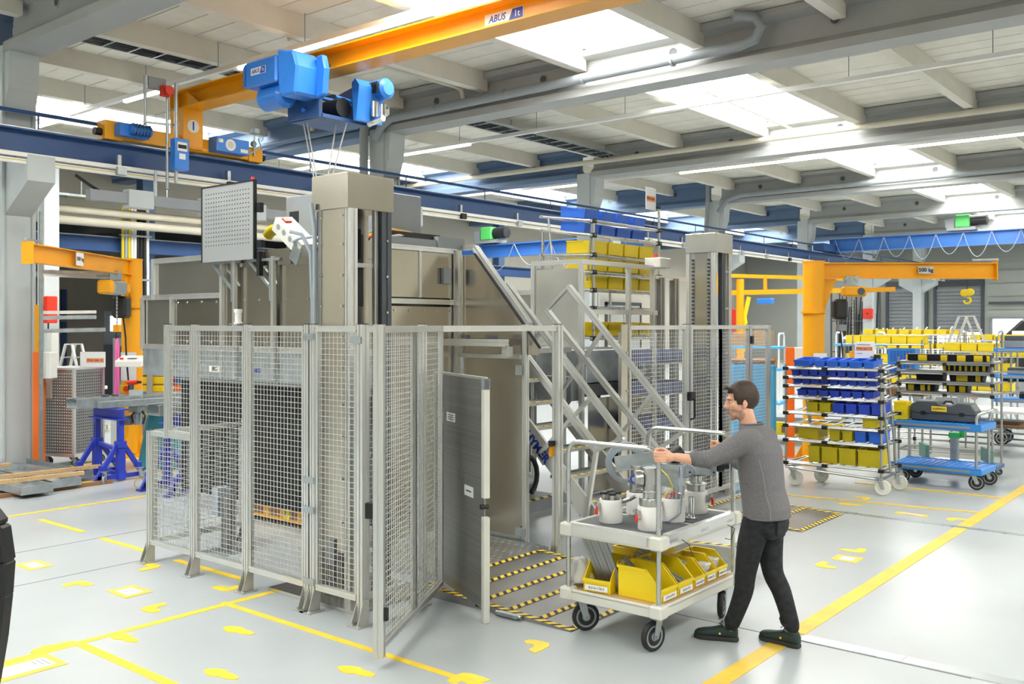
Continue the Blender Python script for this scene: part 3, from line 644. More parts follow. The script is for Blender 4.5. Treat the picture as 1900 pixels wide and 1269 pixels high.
panel(g, (.0,0), (GL/2,0), .1, 2.19); panel(g, (GL/2,0), (GL,0), .1, 2.19)
MB().prof((GL+.03,0,.06), (GL+.03,0,2.2), .05, .07).build('lock_stile', 'alu', g)
MB().bx(GL+.0, GL+.05, -.09, -.035, .95, 1.05).build('latch', 'black', g); MB().bx(GL+.02, GL+.05, .035, .06, .3, .38).build('latch', 'black', g); MB().tube([(GL-.02,-.04,.98),(GL-.08,-.05,.98),(GL-.14,-.05,.97)], .008, 6).build('handle', 'black', g)
# door portal with sheet metal door
dp = thing('door_portal', 'slim aluminium portal frame spanning the cell entrance', 'portal', (-5.33, 0, 0))
post(dp, 0, 7.22, w=.075); MB().prof((0,5.45,2.165), (0,7.18,2.165), .05).build('lintel', 'alu', dp)
MB().bx(-.05, -.02, 7.15, 7.2, .95, 1.05).build('door_switch', 'orange_yellow', dp); MB().bx(-.05, -.01, 7.14, 7.2, 1.05, 1.1).build('switch_head', 'black', dp)
sd = thing('sheet_door', 'open stainless sheet door with horizontal sheen leaning out of the cell', 'door', (-5.52, 5.75, 0), math.atan2(5.27-5.75, -4.53+5.52))
DL = math.hypot(.99, .48)
MB().bx(.03, DL-.05, -.003, .003, .085, 1.79).build('door_sheet', 'sheet_brush', sd)
m = MB(); m.bx(DL-.05, DL, -.03, .02, .0, .78); m.bx(DL-.05, DL, -.03, .02, .92, 1.8); m.build('edge_channel', 'grey_plastic', sd, bevel=.004)
m = MB(); m.bx(0, DL-.02, -.012, .012, 1.79, 1.81); m.bx(0, .03, -.012, .012, .085, 1.8); m.build('edge_trim', 'alu', sd)
MB().bx(DL-.05, DL, -.031, .021, 1.72, 1.8).build('corner_cap', 'grey_mid', sd)
MB().cyl((DL-.06,-.03,.85), (DL-.06,.03,.85), .02, 10).build('lock', 'black', sd)
m = MB(); m.bx(.28, .46, -.006, -.004, 1.42, 1.49); m.bx(.66, .84, -.006, -.004, .88, .96); m.build('sticker', 'paper', sd)
m = MB()
for k in range(3): m.bx(.3, .44, -.0068, -.006, 1.435+.017*k, 1.44+.017*k)
m.bx(.7, .8, -.0068, -.006, .915, .925); m.build('sticker_print', 'ink', sd)
m = MB()
for x, z in ((.3,.6),(.5,.55),(.7,.5),(.6,1.05),(.2,1.1),(.4,1.06)): m.cyl((x,-.006,z), (x,-.003,z), .006, 6)
m.build('rivet', 'chrome', sd)
# ---- towers
def rivets(par, pts, ax, r=.012, name='bolt'):
    m = MB()
    for p in pts: m.cyl(p, V(p)+V(ax)*.012, r, 6)
    return m.build(name, 'chrome', par)
t = thing('lift_tower', 'near stainless lifting tower with capped head and dark side slot', 'tower', (-5.84, 5.06, 0))
MB().bx(-.66, .4, -.28, .56, .0, .03).build('base_plate', 'sheet_cool', t)
MB().bx(-.43, .02, -.015, .5, 3.14, 3.43).build('head_box', 'sheet', t, bevel=.006)
MB().bx(-.34, -.03, .0, .006, .35, 3.14).build('front_sheet', 'sheet', t)
MB().bx(-.36, -.33, -.004, .05, .03, 3.14).build('edge_profile', 'alu', t); MB().prof((.0,.04,.03), (.0,.04,3.14), .07, .08).build('corner_profile', 'alu', t)
MB().bx(-.33, -.3, .44, .47, .03, 3.14).build('back_profile', 'alu', t)
MB().prof((-.02,.42,.03), (-.02,.42,3.14), .07, .11).build('side_profile', 'grey_dark', t); MB().prof((-.03,.33,.03), (-.03,.33,3.14), .03, .04).build('guide_rail', 'steel', t)
MB().bx(-.2, -.19, .08, .4, .03, 3.14).build('slot_sheet', 'sheet', t)
MB().bx(-.12, -.1, .1, .26, 2.35, 2.95).build('belt_cover', 'black', t); MB().cyl((-.06,.12,.05), (-.06,.12,3.1), .012, 8).build('lifting_tube', 'chrome', t, True)
for z in (.35,.6,1.1,1.6,2.13,2.67): MB().bx(-.07, -.03, .06, .4, z, z+.035).build('rung', 'steel', t)
m = MB(); 
for k in range(20): m.cyl((-.09,.2,2.98-k*.012), (-.07,.2,2.98-k*.012), .012, 6)
m.build('drive_chain', 'black_matte', t)
MB().bx(-.085, -.08, .12, .17, 2.85, 2.92).build('sticker', 'paper', t); MB().bx(-.085, -.08, .12, .17, 2.42, 2.48).build('sticker', 'paper', t)
rivets(t, [(x,0,z) for x in (-.32,-.06) for z in (.6,.95,1.3,1.55,1.85,2.1,2.35,2.6,2.85,3.08)], (0,-1,0)); rivets(t, [(.014,.42,z) for z in (.5,1,1.5,2.0,2.3,2.6,2.9)], (1,0,0))
m = MB(); m.tube([(-.37,-.03,.4),(-.37,-.03,3.0),(-.39,-.05,3.2)], .018, 8); m.tube([(-.41,-.02,2.4),(-.42,-.03,2.8),(-.5,-.06,2.95),(-.6,-.1,2.98)], .018, 8); m.tube([(-.41,-.03,.4),(-.41,-.02,2.4)], .016, 8); m.build('cable', 'cable_grey', t, True)
m = MB(); m.bx(-.3, -.05, .02, .06, .35, 1.4); m.build('inner_panel', 'clear', t)
for x in (-.27,-.2,-.12): MB().prof((x,.03,.1), (x,.03,1.45), .035).build('inner_profile', 'alu_dark', t)
MB().bx(-.24, -.14, -.02, .05, .25, .45).build('pneumatic_unit', 'grey_mid', t)
t2 = thing('lift_tower', 'far stainless lifting tower with twin toothed racks', 'tower', (-5.84, 11.41, 0))
MB().bx(-.43, .02, -.015, .5, 3.16, 3.42).build('head_box', 'sheet_cool', t2, bevel=.006)
MB().bx(-.3, -.12, .03, .04, .03, 3.16).build('front_sheet', 'sheet', t2)
for x in (-.4, -.02): MB().prof((x,.03,.03), (x,.03,3.16), .05, .06).build('corner_profile', 'alu', t2)
for x in (-.33, -.1):
    m = MB()
    for k in range(60): m.bx(x-.012, x+.012, .0, .03, .1+k*.05, .125+k*.05)
    m.build('toothed_rack', 'grey_dark', t2); MB().bx(x-.03, x+.03, .032, .036, .03, 3.16).build('rack_back', 'steel', t2)
MB().prof((-.02,.25,.03), (-.02,.25,3.16), .06, .1).build('side_profile', 'grey_dark', t2); MB().prof((-.02,.44,.03), (-.02,.44,3.16), .06, .08).build('side_profile', 'alu', t2); MB().bx(-.42, -.4, .05, .48, .03, 3.16).build('side_sheet', 'sheet', t2)
for z in (.6,1.2,1.8,2.4,2.9): MB().bx(-.03, .0, .3, .42, z, z+.03).build('rung', 'steel', t2)
MB().bx(-.6, .3, -.25, .7, 0, .03).build('base_plate', 'sheet_cool', t2)
# ---- near housing
h = thing('machine_housing', 'large stainless sheet housing of the near machine half', 'machine housing', (0, 0, 0))
X0, X1, Y0, Y1 = -10.95, -6.7, 6.2, 7.3
for a, b, z0, z1, mt in ((-10.7,-9.25,2.55,2.95,'sheet_cool'),(-9.25,-8.27,1.95,2.92,'sheet'),(-8.24,-6.72,1.95,2.92,'sheet'),(-10.95,-10.3,1.93,2.52,'sheet_cool'),(-10.28,-9.27,1.93,2.52,'sheet')):
    MB().bx(a+.01, b-.01, Y0, Y0+.004, z0, z1).build('front_sheet', mt, h)
MB().bx(-8.9, -6.72, Y0-.03, Y0, 2.83, 3.0).build('top_fascia', 'sheet', h); MB().bx(-8.0, -7.9, Y0-.036, Y0-.03, 2.83, 2.99).build('fascia_joint', 'ink', h)
for p, q in (((X0,Y0,2.53),(-9.26,Y0,2.53)),((X0+.25,Y0,2.97),(-8.9,Y0,2.97)),((X0,Y0,1.93),(X1,Y0,1.93))): MB().prof(p, q, .06).build('profile_beam', 'alu', h)
for x, z0, z1 in ((-10.7,2.5,3.0),(-10.95,1.9,2.53),(-10.29,1.6,2.53),(-9.26,1.6,2.97),(-6.72,0,2.97)): MB().prof((x,Y0-.01,z0), (x,Y0-.01,z1), .05).build('profile_post', 'alu', h)
MB().bx(-10.94, -6.75, Y0-.02, Y0+.12, 1.58, 1.92).build('carrier_beam', 'galv', h, bevel=.006)
MB().bx(-10.7, -6.8, Y0+.02, Y1-.02, 2.9, 2.93).build('roof_sheet', 'sheet_cool', h); MB().bx(-10.93, -10.91, Y0, Y1, 1.95, 2.5).build('side_sheet', 'sheet_cool', h)
MB().bx(-10.93, -6.75, Y1-.05, Y1-.04, 1.6, 2.9).build('back_sheet', 'sheet_cool', h)
rivets(h, [(-10.0+.25*k,Y0,2.0) for k in range(12)]+[(-8.85,Y0,2.47),(-8.6,Y0,2.47),(-8.1,Y0,2.47),(-7.75,Y0,2.47),(-10.2,Y0,2.46),(-10.0,Y0,2.46),(-9.7,Y0,2.46),(-9.4,Y0,2.46)], (0,-1,0), .014)
p = MB().bx(-9.5, -9.28, Y0-.024, Y0-.02, 1.66, 1.73).build('label_plate', 'white', h); 
text('IBG', .07, 'ink', p, (-9.39, Y0-.026, 1.695), FRONT); text('VINCI', .075, 'ink_blue', h, (-8.62, Y0-.024, 1.7), FRONT)
# right face (towards the entrance) and stair cheek
XR = X1
MB().bx(XR, XR+.004, 6.25, 7.22, 2.47, 2.93).build('side_sheet', 'sheet', h); MB().bx(XR, XR+.004, 6.25, 7.22, .1, 2.38).build('side_sheet', 'sheet', h)
for z in (2.43, 2.96): MB().prof((XR,6.2,z), (XR,7.28,z), .05).build('profile_beam', 'alu', h)
MB().prof((XR+.02,7.27,0), (XR+.02,7.27,2.97), .1, .06).build('profile_post', 'alu', h); MB().prof((XR,6.75,2.47), (XR,6.75,2.94), .03).build('profile_post', 'alu', h)
MB().bx(XR+.01, XR+.05, 7.05, 7.16, 2.62, 2.78).build('latch', 'grey_mid', h)
rivets(h, [(XR+.004,6.4+.2*k,2.34) for k in range(5)], (1,0,0))
MB().prism([(-6.64,7.3,2.92),(-6.46,7.3,2.92),(-5.62,7.3,1.98),(-5.62,7.3,1.9),(-6.64,7.3,1.9)], (0,.005,0)).build('stair_cheek', 'sheet', h)
MB().bar((-6.45,7.3,2.93), (-5.6,7.3,1.97), .02).build('cheek_edge', 'black', h)
MB().prof((-6.68,7.36,3.0), (-6.5,7.36,3.0), .05).build('cheek_rail', 'alu', h); MB().prof((-6.5,7.36,3.0), (-5.78,7.36,2.2), .06).build('cheek_rail', 'alu', h)
MB().bx(-6.6, -5.8, 7.3, 7.306, .1, 1.86).build('passage_sheet', 'sheet', h)
for z, w in ((1.88,.04),(2.02,.07)): MB().prof((-6.62 if w < .05 else -6.85, 7.27 if w < .05 else 7.08, z), (-5.8 if w < .05 else -5.84, 7.27 if w < .05 else 7.08, z), w).build('profile_beam', 'alu', h)
MB().prof((-5.78,7.3,.02), (-5.78,7.3,2.2), .05).build('profile_post', 'alu', h); MB().bx(-6.6, -5.8, 7.28, 7.31, .02, .1).build('kick_sheet', 'galv', h)
MB().bx(-5.87, -5.79, 7.25, 7.27, 1.7, 1.8).build('hinge', 'galv', h); MB().bx(-5.87, -5.75, 7.25, 7.27, .12, .2).build('latch', 'galv', h)
MB().bx(-5.92, -5.86, 7.1, 7.2, 1.88, 1.98).build('bracket', 'alu', h)
for x in (-6.4, -6.05): MB().lathe([(.05,0),(.05,.03)], (x,7.1,2.065), 12).build('roller', 'grey_dark', h)
m = MB(); m.bx(XR-.5, XR-.02, 6.3, 7.2, 2.98, 3.0); m.bx(XR-.02, XR, 6.3, 7.2, 2.98, 3.06); m.bx(XR-.3, XR+.02, 7.0, 7.4, 2.98, 3.1); m.build('cable_duct', 'grey_mid', h)
for k, mt in enumerate(('white','cable_grey','black','red','cable_yellow','cable_grey')):
    MB().tube([(XR-.05-.06*k,6.2,3.02),(XR-.05-.05*k,6.5,3.08+.02*k),(XR-.1-.03*k,6.85,3.09+.012*k),(XR-.12,7.05,3.03)], .012, 6).build('loose_cable', mt, h)
MB().bx(XR-.3, XR-.05, 6.4, 7.1, 3.0, 3.12).build('cable_chain', 'black', h)
# black strip curtain below the housing
cu = thing('strip_curtain', 'black strip curtain hanging below the near housing', 'curtain', (0, 6.32, 0))
me = MB().bx(-.045, .045, -.004, .004, .22, 1.55).mesh('curtain_strip', 'black_matte')
for k in range(38): put('curtain_strip', me, cu, (-10.25+k*.088, .012*(k % 2), 0))
MB().bx(-10.3, -6.93, -.02, .03, 1.53, 1.575).build('curtain_rail', 'alu_dark', cu)
MB().bx(-9.0, -7.9, .06, .1, 1.2, 1.5).build('inner_box', 'grey_dark', cu)
yb = thing('floor_conveyor', 'low yellow floor conveyor under the black strip curtain', 'conveyor', (-8.7, 6.42, 0))
MB().bx(-.55, .75, 0, .5, .05, .22).build('base_frame', 'orange_yellow', yb, bevel=.01); MB().bx(-.5, .7, .02, .45, .22, .26).build('base_top', 'grey_dark', yb)
for x in (-.3, 0, .3, .55): MB().bx(x, x+.18, -.004, 0, .09, .17).build('frame_slot', 'wood_dark', yb)
MB().bx(.25, .36, -.008, 0, .08, .2).build('number_plate', 'yellow_box', yb); text('21', .08, 'ink', yb, (.305, -.01, .14), FRONT)
for x in (-.5,.65): MB().bx(x, x+.08, .1, .4, 0, .05).build('foot', 'grey_dark', yb)
pt = thing('support_post', 'aluminium support post on a bolted foot behind the front fence', 'post', (-7.9, 5.35, 0))
MB().prof((0,0,.02), (0,0,.55), .09, .12).build('post_profile', 'alu_dark', pt); m = MB(); m.bx(-.14, .14, -.12, .12, 0, .02); m.prism([(-.13,-.01,.02),(-.05,-.01,.02),(-.05,-.01,.15)], (0,.02,0)); m.prism([(.13,-.01,.02),(.05,-.01,.02),(.05,-.01,.15)], (0,.02,0)); m.build('post_foot', 'zinc', pt)
MB().bx(-.16, -.06, -.08, .06, .35, .62).build('valve_block', 'clear', pt)
# board, projector and brackets on top of the housing
pb = thing('perforated_board', 'square grey perforated board on bracket posts above the housing', 'board', (0, 6.08, 0))
bo = MB(); bo.prism([(-9.49,0,2.9),(-8.52,0,2.9),(-8.52,0,3.74),(-9.49,0,3.74)], (0,.02,0)); bo = bo.build('board_sheet', 'board', pb)
m = MB()
for i in range(17):
    for j in range(13): m.box((-9.41+i*.05, -.002, 3.08+j*.048), (.01,.003,.01))
m.build('perforation', 'ink', bo, kind='stuff')
m = MB(); m.bx(-9.5, -8.51, -.006, .026, 3.735, 3.75); m.bx(-9.5, -9.485, -.006, .026, 2.9, 3.75); m.bx(-8.525, -8.505, -.006, .03, 2.9, 3.75); m.build('board_edge', 'black', pb)
for x in (-8.95, -8.26):
    b = MB().prof((x,.06,1.6), (x,.06,2.92), .04).build('bracket_post', 'alu', pb); MB().bx(x-.05, x-.025, .04, .08, 2.45, 2.9).build('mount_rail', 'zinc', pb)
    m = MB(); m.bar((x-.42,.06,2.88), (x,.06,2.55), .02, .03); m.bar((x-.45,.06,2.89), (x+.1,.06,2.89), .02, .03); m.build('bracket_strut', 'zinc', pb)
for a, b, c in ((-8.44,3.4,3.5),(-8.42,3.02,3.1),(-8.45,2.72,2.98)): MB().bx(-8.5, a, .02, .07, b, c).build('hinge_block', 'black', pb)
MB().cyl((-8.55,.01,3.75), (-8.55,.01,3.78), .02, 10).build('knob', 'red', pb)
bx_ = thing('projector_box', 'tilted white metal box with open underside beside the perforated board', 'projector', (-7.72, 6.0, 3.08)); bx_.rotation_euler = (.12, .62, .0)
m = MB(); m.bx(-.26, .26, -.1, .1, .06, .08); m.bx(-.26, .26, -.1, -.09, -.07, .06); m.bx(-.26, .26, .09, .1, -.07, .06); m.bx(-.26, -.25, -.09, .09, -.07, .06); m.bx(.25, .26, -.09, .09, -.07, .06); m.build('box_shell', 'grey_plastic', bx_, bevel=.004)
m = MB(); m.bx(-.24, .24, -.085, .085, -.03, .0); m.build('inner_tray', 'alu_dark', bx_)
for x in (-.17,-.06,.06,.17): MB().lathe([(.03,0),(.03,.003)], (x,-.1,.02), 12, (0,-1,0)).build('knockout', 'grey_mid', bx_)
MB().bx(-.22, -.15, -.05, .03, .08, .1).build('warning_lamp', 'red', bx_)
bk = MB().bx(.16, .3, -.12, -.1, -.14, .02).build('mount_plate', 'zinc', bx_); m = MB(); m.tube([(.12,-.1,.03),(.24,-.14,.14),(.4,-.12,.26),(.5,-.1,.3)], .016, 8); m.build('cable_conduit', 'cable_grey', bx_, True)
cb = thing('control_cabinet', 'grey control cabinets on the roof of the near housing', 'cabinet', (-8.3, 6.75, 3.004))
for k in range(3): c = MB().bx(-.35+k*.55, .18+k*.55, -.15, .35, .02, .62-.04*k).build('cabinet_box', 'grey_mid', cb, bevel=.008); MB().bx(-.28+k*.55, -.12+k*.55, -.156, -.15, .32, .45).build('cabinet_window', 'dark', cb)
MB().bx(-.4, 1.4, -.2, .4, 0, .02).build('cabinet_plinth', 'alu', cb)
MB().tube(arc((-.3,-.3,.08), .22, 0, PI*.8, 8, (1,0,0), (0,0,.8)), .06, 10).build('robot_cover', 'yellow_box', cb, True)
MB().bar((-7.62,6.17,2.95), (-7.52,6.02,3.02), .05, .04).build('projector_bracket', 'zinc', h)
sg = thing('signal_lamp', 'small clear signal lamp standing on the front fence rail', 'lamp', (-6.83, 4.72, 2.2)); MB().lathe([(.035,0),(.035,.02),(.028,.022),(.028,.1),(.034,.1),(.034,.13)], (0,0,0), 14).build('lamp_body', 'white', sg, True); MB().bx(-.09, .06, -.03, .03, -.0, .008).build('lamp_foot', 'grey_mid', sg)
# ---- stairs
st = thing('access_stairs', 'aluminium access stairs with ribbed treads and double handrails', 'stairs', (0, 0, 0))
def zs(x): return -x-4.855
YN, YR = 7.52, 8.3
for y in (YN, YR): MB().bar((-4.8,y,.02), (-6.85,y,2.07), .03, .17).build('stringer', 'alu', st)
tr = MB(); tr.bx(-.12, .12, 0, YR-YN-.03, -.03, 0)
for k in range(9): tr.bx(-.11+.026*k, -.1+.026*k, 0, YR-YN-.03, 0, .008)
tr = tr.mesh('tread', 'tread')
ye = MB()
for k in range(5): ye.bx(.1, .121, .04+k*.14, .12+k*.14, .001, .009)
ye = ye.mesh('edge_mark', 'tape')
for k in range(8):
    z = .25+k*.225; x = -z-4.855+.02
    o = put('tread', tr, st, (x, YN+.015, z)); put('edge_mark', ye, o, kind='stuff')
    MB().prism([(-.1,0,-.03),(.1,0,-.03),(.0,0,-.14)], (0,.02,0)).build('tread_bracket', 'alu', st, loc=(x, YN+.03, z))
text('HYMER', .13, 'ink_blue', st, (-5.8, YN-.019, .97), (PI/2, PI/4, 0), sx=.9, bold=.03)
for y, ku, ou, kl, ol, xt, xb in ((YN-.06, 1.042, 3.80, 1.03, 4.2, -6.15, -4.75), (YR+.03, 1.054, 3.71, 1.017, 4.05, -6.0, -4.6)):
    up = lambda x: -ku*x-ou
    lo = lambda x: -kl*x-ol
    MB().prof((xt,y,up(xt)), (xb,y,up(xb)), .055).build('handrail', 'alu', st); MB().prof((xt-.3,y,lo(xt-.3)), (xb-.3,y,lo(xb-.3)), .055).build('handrail', 'alu', st)
    for x in (xt, xb): MB().bar((x,y,up(x)), (x-.3,y,lo(x-.3)), .035).build('rail_strut', 'alu', st)
    for x in (xt+.45, xt+1.05): MB().bar((x,y,up(x)), (x-.62,y,zs(x-.62)+.06), .035).build('rail_strut', 'alu', st)
    for x in (xb-.3,): MB().bar((x,y,lo(x)), (x-.12,y,zs(x-.12)+.03), .04).build('rail_strut', 'alu', st)
MB().bx(-7.9, -6.8, 7.4, 9.5, 1.86, 1.92).build('landing', 'tread', st)
for x, y in ((-7.85,7.5),(-7.85,9.4),(-6.86,9.4)): MB().prof((x,y,.01), (x,y,1.86), .06).build('landing_leg', 'alu', st)
hz = None
def hazard(par, p, q, w=.06, s=.09, z=.0012):
    p, q = V(p), V(q); d = (q-p); L = d.length; d.normalize(); n = Vector((0,0,1)).cross(d).normalized(); u = d.cross(n)
    if abs(d.z) < 1e-6: u = Vector((0,0,1))
    m = MB(); m.mi = 0; m.prism([p-n*w/2, p+n*w/2, q+n*w/2, q-n*w/2][::-1], u*z); m.mi = 1; a = 0
    while a < L-s*.4:
        b = min(a+s*.55, L); k = w*.8
        pts = [p+d*a-n*w/2, p+d*b-n*w/2, p+d*min(b+k, L)+n*w/2, p+d*min(a+k, L)+n*w/2]
        m.prism([x+u*z for x in pts][::-1], u*.0006); a += s
    return m.build('hazard_tape', ['ink', 'tape'], par)
def ramp(y0, y1, lab, z=.075, xb=-5.45):
    r = thing('loading_ramp', lab, 'ramp', (0, 0, 0)); xa = -3.94
    MB().prism([(xa,y0,0),(xb,y0,0),(xb,y0,z),(xa,y0,.006)][::-1], (0, y1-y0, 0)).build('ramp_plate', 'ramp', r)
    k = lambda x: .006+(z-.006)*(xa-x)/(xa-xb)+.001
    nx = 6 if y1-y0 > 1.3 else 4
    for i in range(nx):
        x = xa-.035-(xa-xb-.07)*i/(nx-1); hazard(r, (x,y0+.07,k(x)), (x,y1-.07,k(x)))
    for y in (y0+.035, y1-.035): hazard(r, (xb,y,k(xb)), (xa,y,k(xa)))
    m = MB(); m.bx(-4.6, -4.4, y0-.05, y0-.002, .01, .035); m.cyl((-4.62,y0-.025,.022), (-4.38,y0-.025,.022), .014, 8); m.build('ramp_hinge', 'zinc', r); MB().bx(-4.85, -4.77, y0-.003, y0, .015, .04).build('ramp_slot', 'ink', r)
    return r
ramp(5.5, 7.1, 'near metal ramp with black and yellow hazard tape at the cell entrance')
ramp(9.69, 10.9, 'far metal ramp with hazard tape behind the man', xb=-5.24)
pf = thing('cell_floor_plate', 'checker plate floor of the cell entrance behind the near ramp', 'floor plate', (0, 0, 0)); MB().bx(-6.6, -5.46, 5.85, 7.25, 0, .07).build('plate', 'tread', pf)
m = MB()
for i in range(26):
    for j in range(10): m.box((-6.55+.042*i, 5.92+.14*j+.07*(i % 2), .0715), (.03,.008,.003), .7 if (i+j) % 2 else -.7)
m.build('checker_pattern', 'tread', pf, kind='stuff')
bp = thing('machine_plinth', 'low machine plinth with hazard striped edge under the stairs', 'plinth', (0, 0, 0)); MB().bx(-7.8, -6.8, 8.45, 9.3, 0, .13).build('plinth_body', 'grey_mid', bp)
o = hazard(bp, (-6.85,8.47,.131), (-6.85,9.28,.131), .1, .16); MB().cyl((-7.2,8.6,.26), (-7.2,9.1,.26), .12, 16).build('air_tank', 'galv', bp, True); MB().tube(arc((-6.95,8.75,.4), .25, -1, 2.4, 10, (0,1,0), (0,0,1)), .03, 8).build('hose', 'black', bp, True); MB().bx(-7.75, -7.4, 8.5, 9.0, .13, .6).build('pump', 'black', bp, bevel=.02)
# ---- rear half of the machine
rm = thing('machine_housing', 'rear machine half with guard rail frame and grey body', 'machine housing', (0, 0, 0))
MB().bx(-7.44, -6.75, 9.6, 9.606, 1.92, 2.9).build('guard_sheet', 'sheet_cool', rm)
for x, y in ((-7.47,9.6),(-6.72,9.6),(-6.72,10.68),(-6.72,11.3)): MB().prof((x,y,.02), (x,y,2.96), .055).build('guard_post', 'alu', rm)
for p, q in (((-7.5,9.6,2.98),(-6.7,9.6,2.98)),((-6.72,9.58,2.98),(-6.72,11.35,2.98)),((-6.72,9.6,2.36),(-6.72,11.4,2.36)),((-8.3,9.8,2.62),(-7.5,9.8,2.62))): MB().prof(p, q, .05, .06).build('guard_rail', 'alu', rm)
MB().bx(-8.9, -6.75, 9.75, 11.3, 1.46, 1.88).build('machine_body', 'galv', rm, bevel=.01); MB().bx(-8.9, -6.7, 9.7, 11.35, 1.3, 1.45).build('body_skirt', 'grey_dark', rm); text('BKN', .09, 'ink_blue', rm, (-6.745, 11.0, 1.62), SIDE)
MB().bx(-7.35, -6.8, 9.5, 9.72, 1.25, 1.55).build('junction_box', 'grey_mid', rm, bevel=.01); MB().prism([(-7.2,9.55,1.25),(-6.9,9.55,1.25),(-7.05,9.55,1.05)], (0,.1,0)).build('funnel', 'grey_mid', rm)
for x, y in ((-6.85,11.0),(-8.7,11.0),(-8.7,9.9)): MB().prof((x,y,.02), (x,y,1.3), .16, .1).build('machine_leg', 'grey_dark', rm)
MB().tube([(-6.9,10.2,1.3),(-6.9,10.25,.9),(-6.85,10.4,.65),(-6.9,10.8,.5)], .05, 8).build('drag_chain', 'black', rm); MB().lathe([(.28,0),(.28,.06)], (-6.78,10.85,.75), 24, (1,0,0)).build('flywheel', 'black', rm, True)
MB().bx(-6.66, -6.655, 9.65, 11.25, .1, 1.28).build('side_sheet', 'sheet', rm)
mat('bin_dull', '#5d688c', .6)
ic = thing('parts_cabinet', 'glazed parts cabinet with blue bins inside the far fence', 'cabinet', (-6.3, 10.62, 0)); MB().bx(-.25, .25, -.4, .4, 0, .04).build('cabinet_floor', 'alu', ic)
for x in (-.25,.25):
    for y in (-.4,.4): MB().prof((x,y,0), (x,y,2.1), .04).build('cabinet_post', 'alu', ic)
for z in (.4,.85,1.3,1.7):
    MB().bx(-.24, .24, -.39, .39, z, z+.015).build('cabinet_shelf', 'galv', ic)
    for k in range(3): MB().tray(-.2, .22, -.36+k*.25, -.15+k*.25, z+.015, z+.17).build('cabinet_bin', 'bin_dull', ic)
MB().bx(-8.35, -7.5, 9.8, 9.806, 1.92, 2.6).build('rear_sheet', 'sheet', rm)
wbx = MB().bx(-6.85, -6.6, 11.3, 11.6, 2.98, 3.12).build('switch_box', 'white', rm, bevel=.01); MB().cyl((-6.72,11.38,3.12), (-6.72,11.38,3.17), .03, 10).build('emergency_button', 'red', wbx)
for y in (11.5, 11.9): MB().prof((-6.72,y,.02), (-6.72,y,2.85), .09, .12).build('guide_column', 'alu_dark', rm)
MB().prof((-6.72,11.35,2.85), (-6.72,12.2,2.85), .05).build('guard_rail', 'alu', rm)
# ---- far right fence
f = thing('safety_fence', 'far run of mesh safety fence right of the stairs with a black handle', 'fence', (-5.35, 0, 0))
MB().bx(-.003, .003, 8.36, 8.5, 0, 2.2).build('sheet_strip', 'sheet', f); rivets(f, [(.003,8.47,z) for z in (.3,.7,1.1,1.5,1.9)], (1,0,0))
panel(f, (0,8.52), (0,9.7)); panel(f, (0,9.87), (0,10.6)); panel(f, (0,10.6), (0,11.36)); panel(f, (0,11.46), (0,11.96))
for y in (9.74, 9.84, 11.41, 12.0): post(f, 0, y, rz=PI/2)
MB().tube([(.03,9.8,1.35),(.08,9.8,1.34),(.08,9.8,1.12),(.03,9.8,1.1)], .012, 6).build('handle', 'black', f); MB().bx(.02, .07, 9.74, 9.84, 1.32, 1.42).build('lock', 'black', f); MB().bx(.02, .05, 11.39, 11.45, 1.95, 2.05).build('hinge', 'black', f)
# ---- bin rack on top of the rear machine
def tube_rack_post(par, p, q, r=.021): return MB().cyl(p, q, r, 8).build('tube_post', 'tubing', par, True)
def joint(par, p, d=(1,0,0), s=.05): return MB().box(p, (s if d[0] else s*.8, s if d[1] else s*.8, s*.8)).build('tube_joint', 'black', par)
def bin_mesh(w, d, h, mt, front=1.0):
    """plastic storage bin, front at -y, with rim; front<1 leaves the pick opening"""
    t = .006; m = MB(); m.bx(-w/2, w/2, 0, d, 0, t)
    m.prism([(-w/2,0,t),(-w/2,d,t),(-w/2,d,h),(-w/2,d*.35,h),(-w/2,0,h*front)], (t,0,0)); m.prism([(w/2,0,t),(w/2,d,t),(w/2,d,h),(w/2,d*.35,h),(w/2,0,h*front)], (-t,0,0))
    m.bx(-w/2+t, w/2-t, d-t, d, t, h); m.bx(-w/2+t, w/2-t, 0, t, t, h*front)
    k = .008
    m.bx(-w/2-k, w/2+k, d, d+k, h-.02, h); m.bx(-w/2-k, -w/2, d*.35, d, h-.02, h); m.bx(w/2, w/2+k, d*.35, d, h-.02, h)
    m.bx(-w/2-k, w/2+k, -k, 0, h*front-.02, h*front) if front < 1 else m.bx(-w/2-k, w/2+k, -k, 0, h-.022, h)
    return m.mesh('storage_bin', mt)
rk = thing('bin_rack', 'tall tube rack of blue and yellow bins standing on the rear machine', 'rack', (-7.1, 10.42, 1.885))
LV = [(1.69,1),(1.5,1),(1.24,0),(1.01,0),(.77,0),(.53,0),(.13,0)]
for x, y, z1 in ((0,0,1.72),(0,1.7,2.0),(-.85,0,1.62),(-.85,1.7,1.62)): tube_rack_post(rk, (x,y,0), (x,y,z1))
for p, q in (((-.65,0,.9),(-.75,0,1.78)),((-.1,0,.9),(-.02,0,1.68))): MB().cyl(p, q, .016, 8).build('tube_brace', 'tubing', rk)
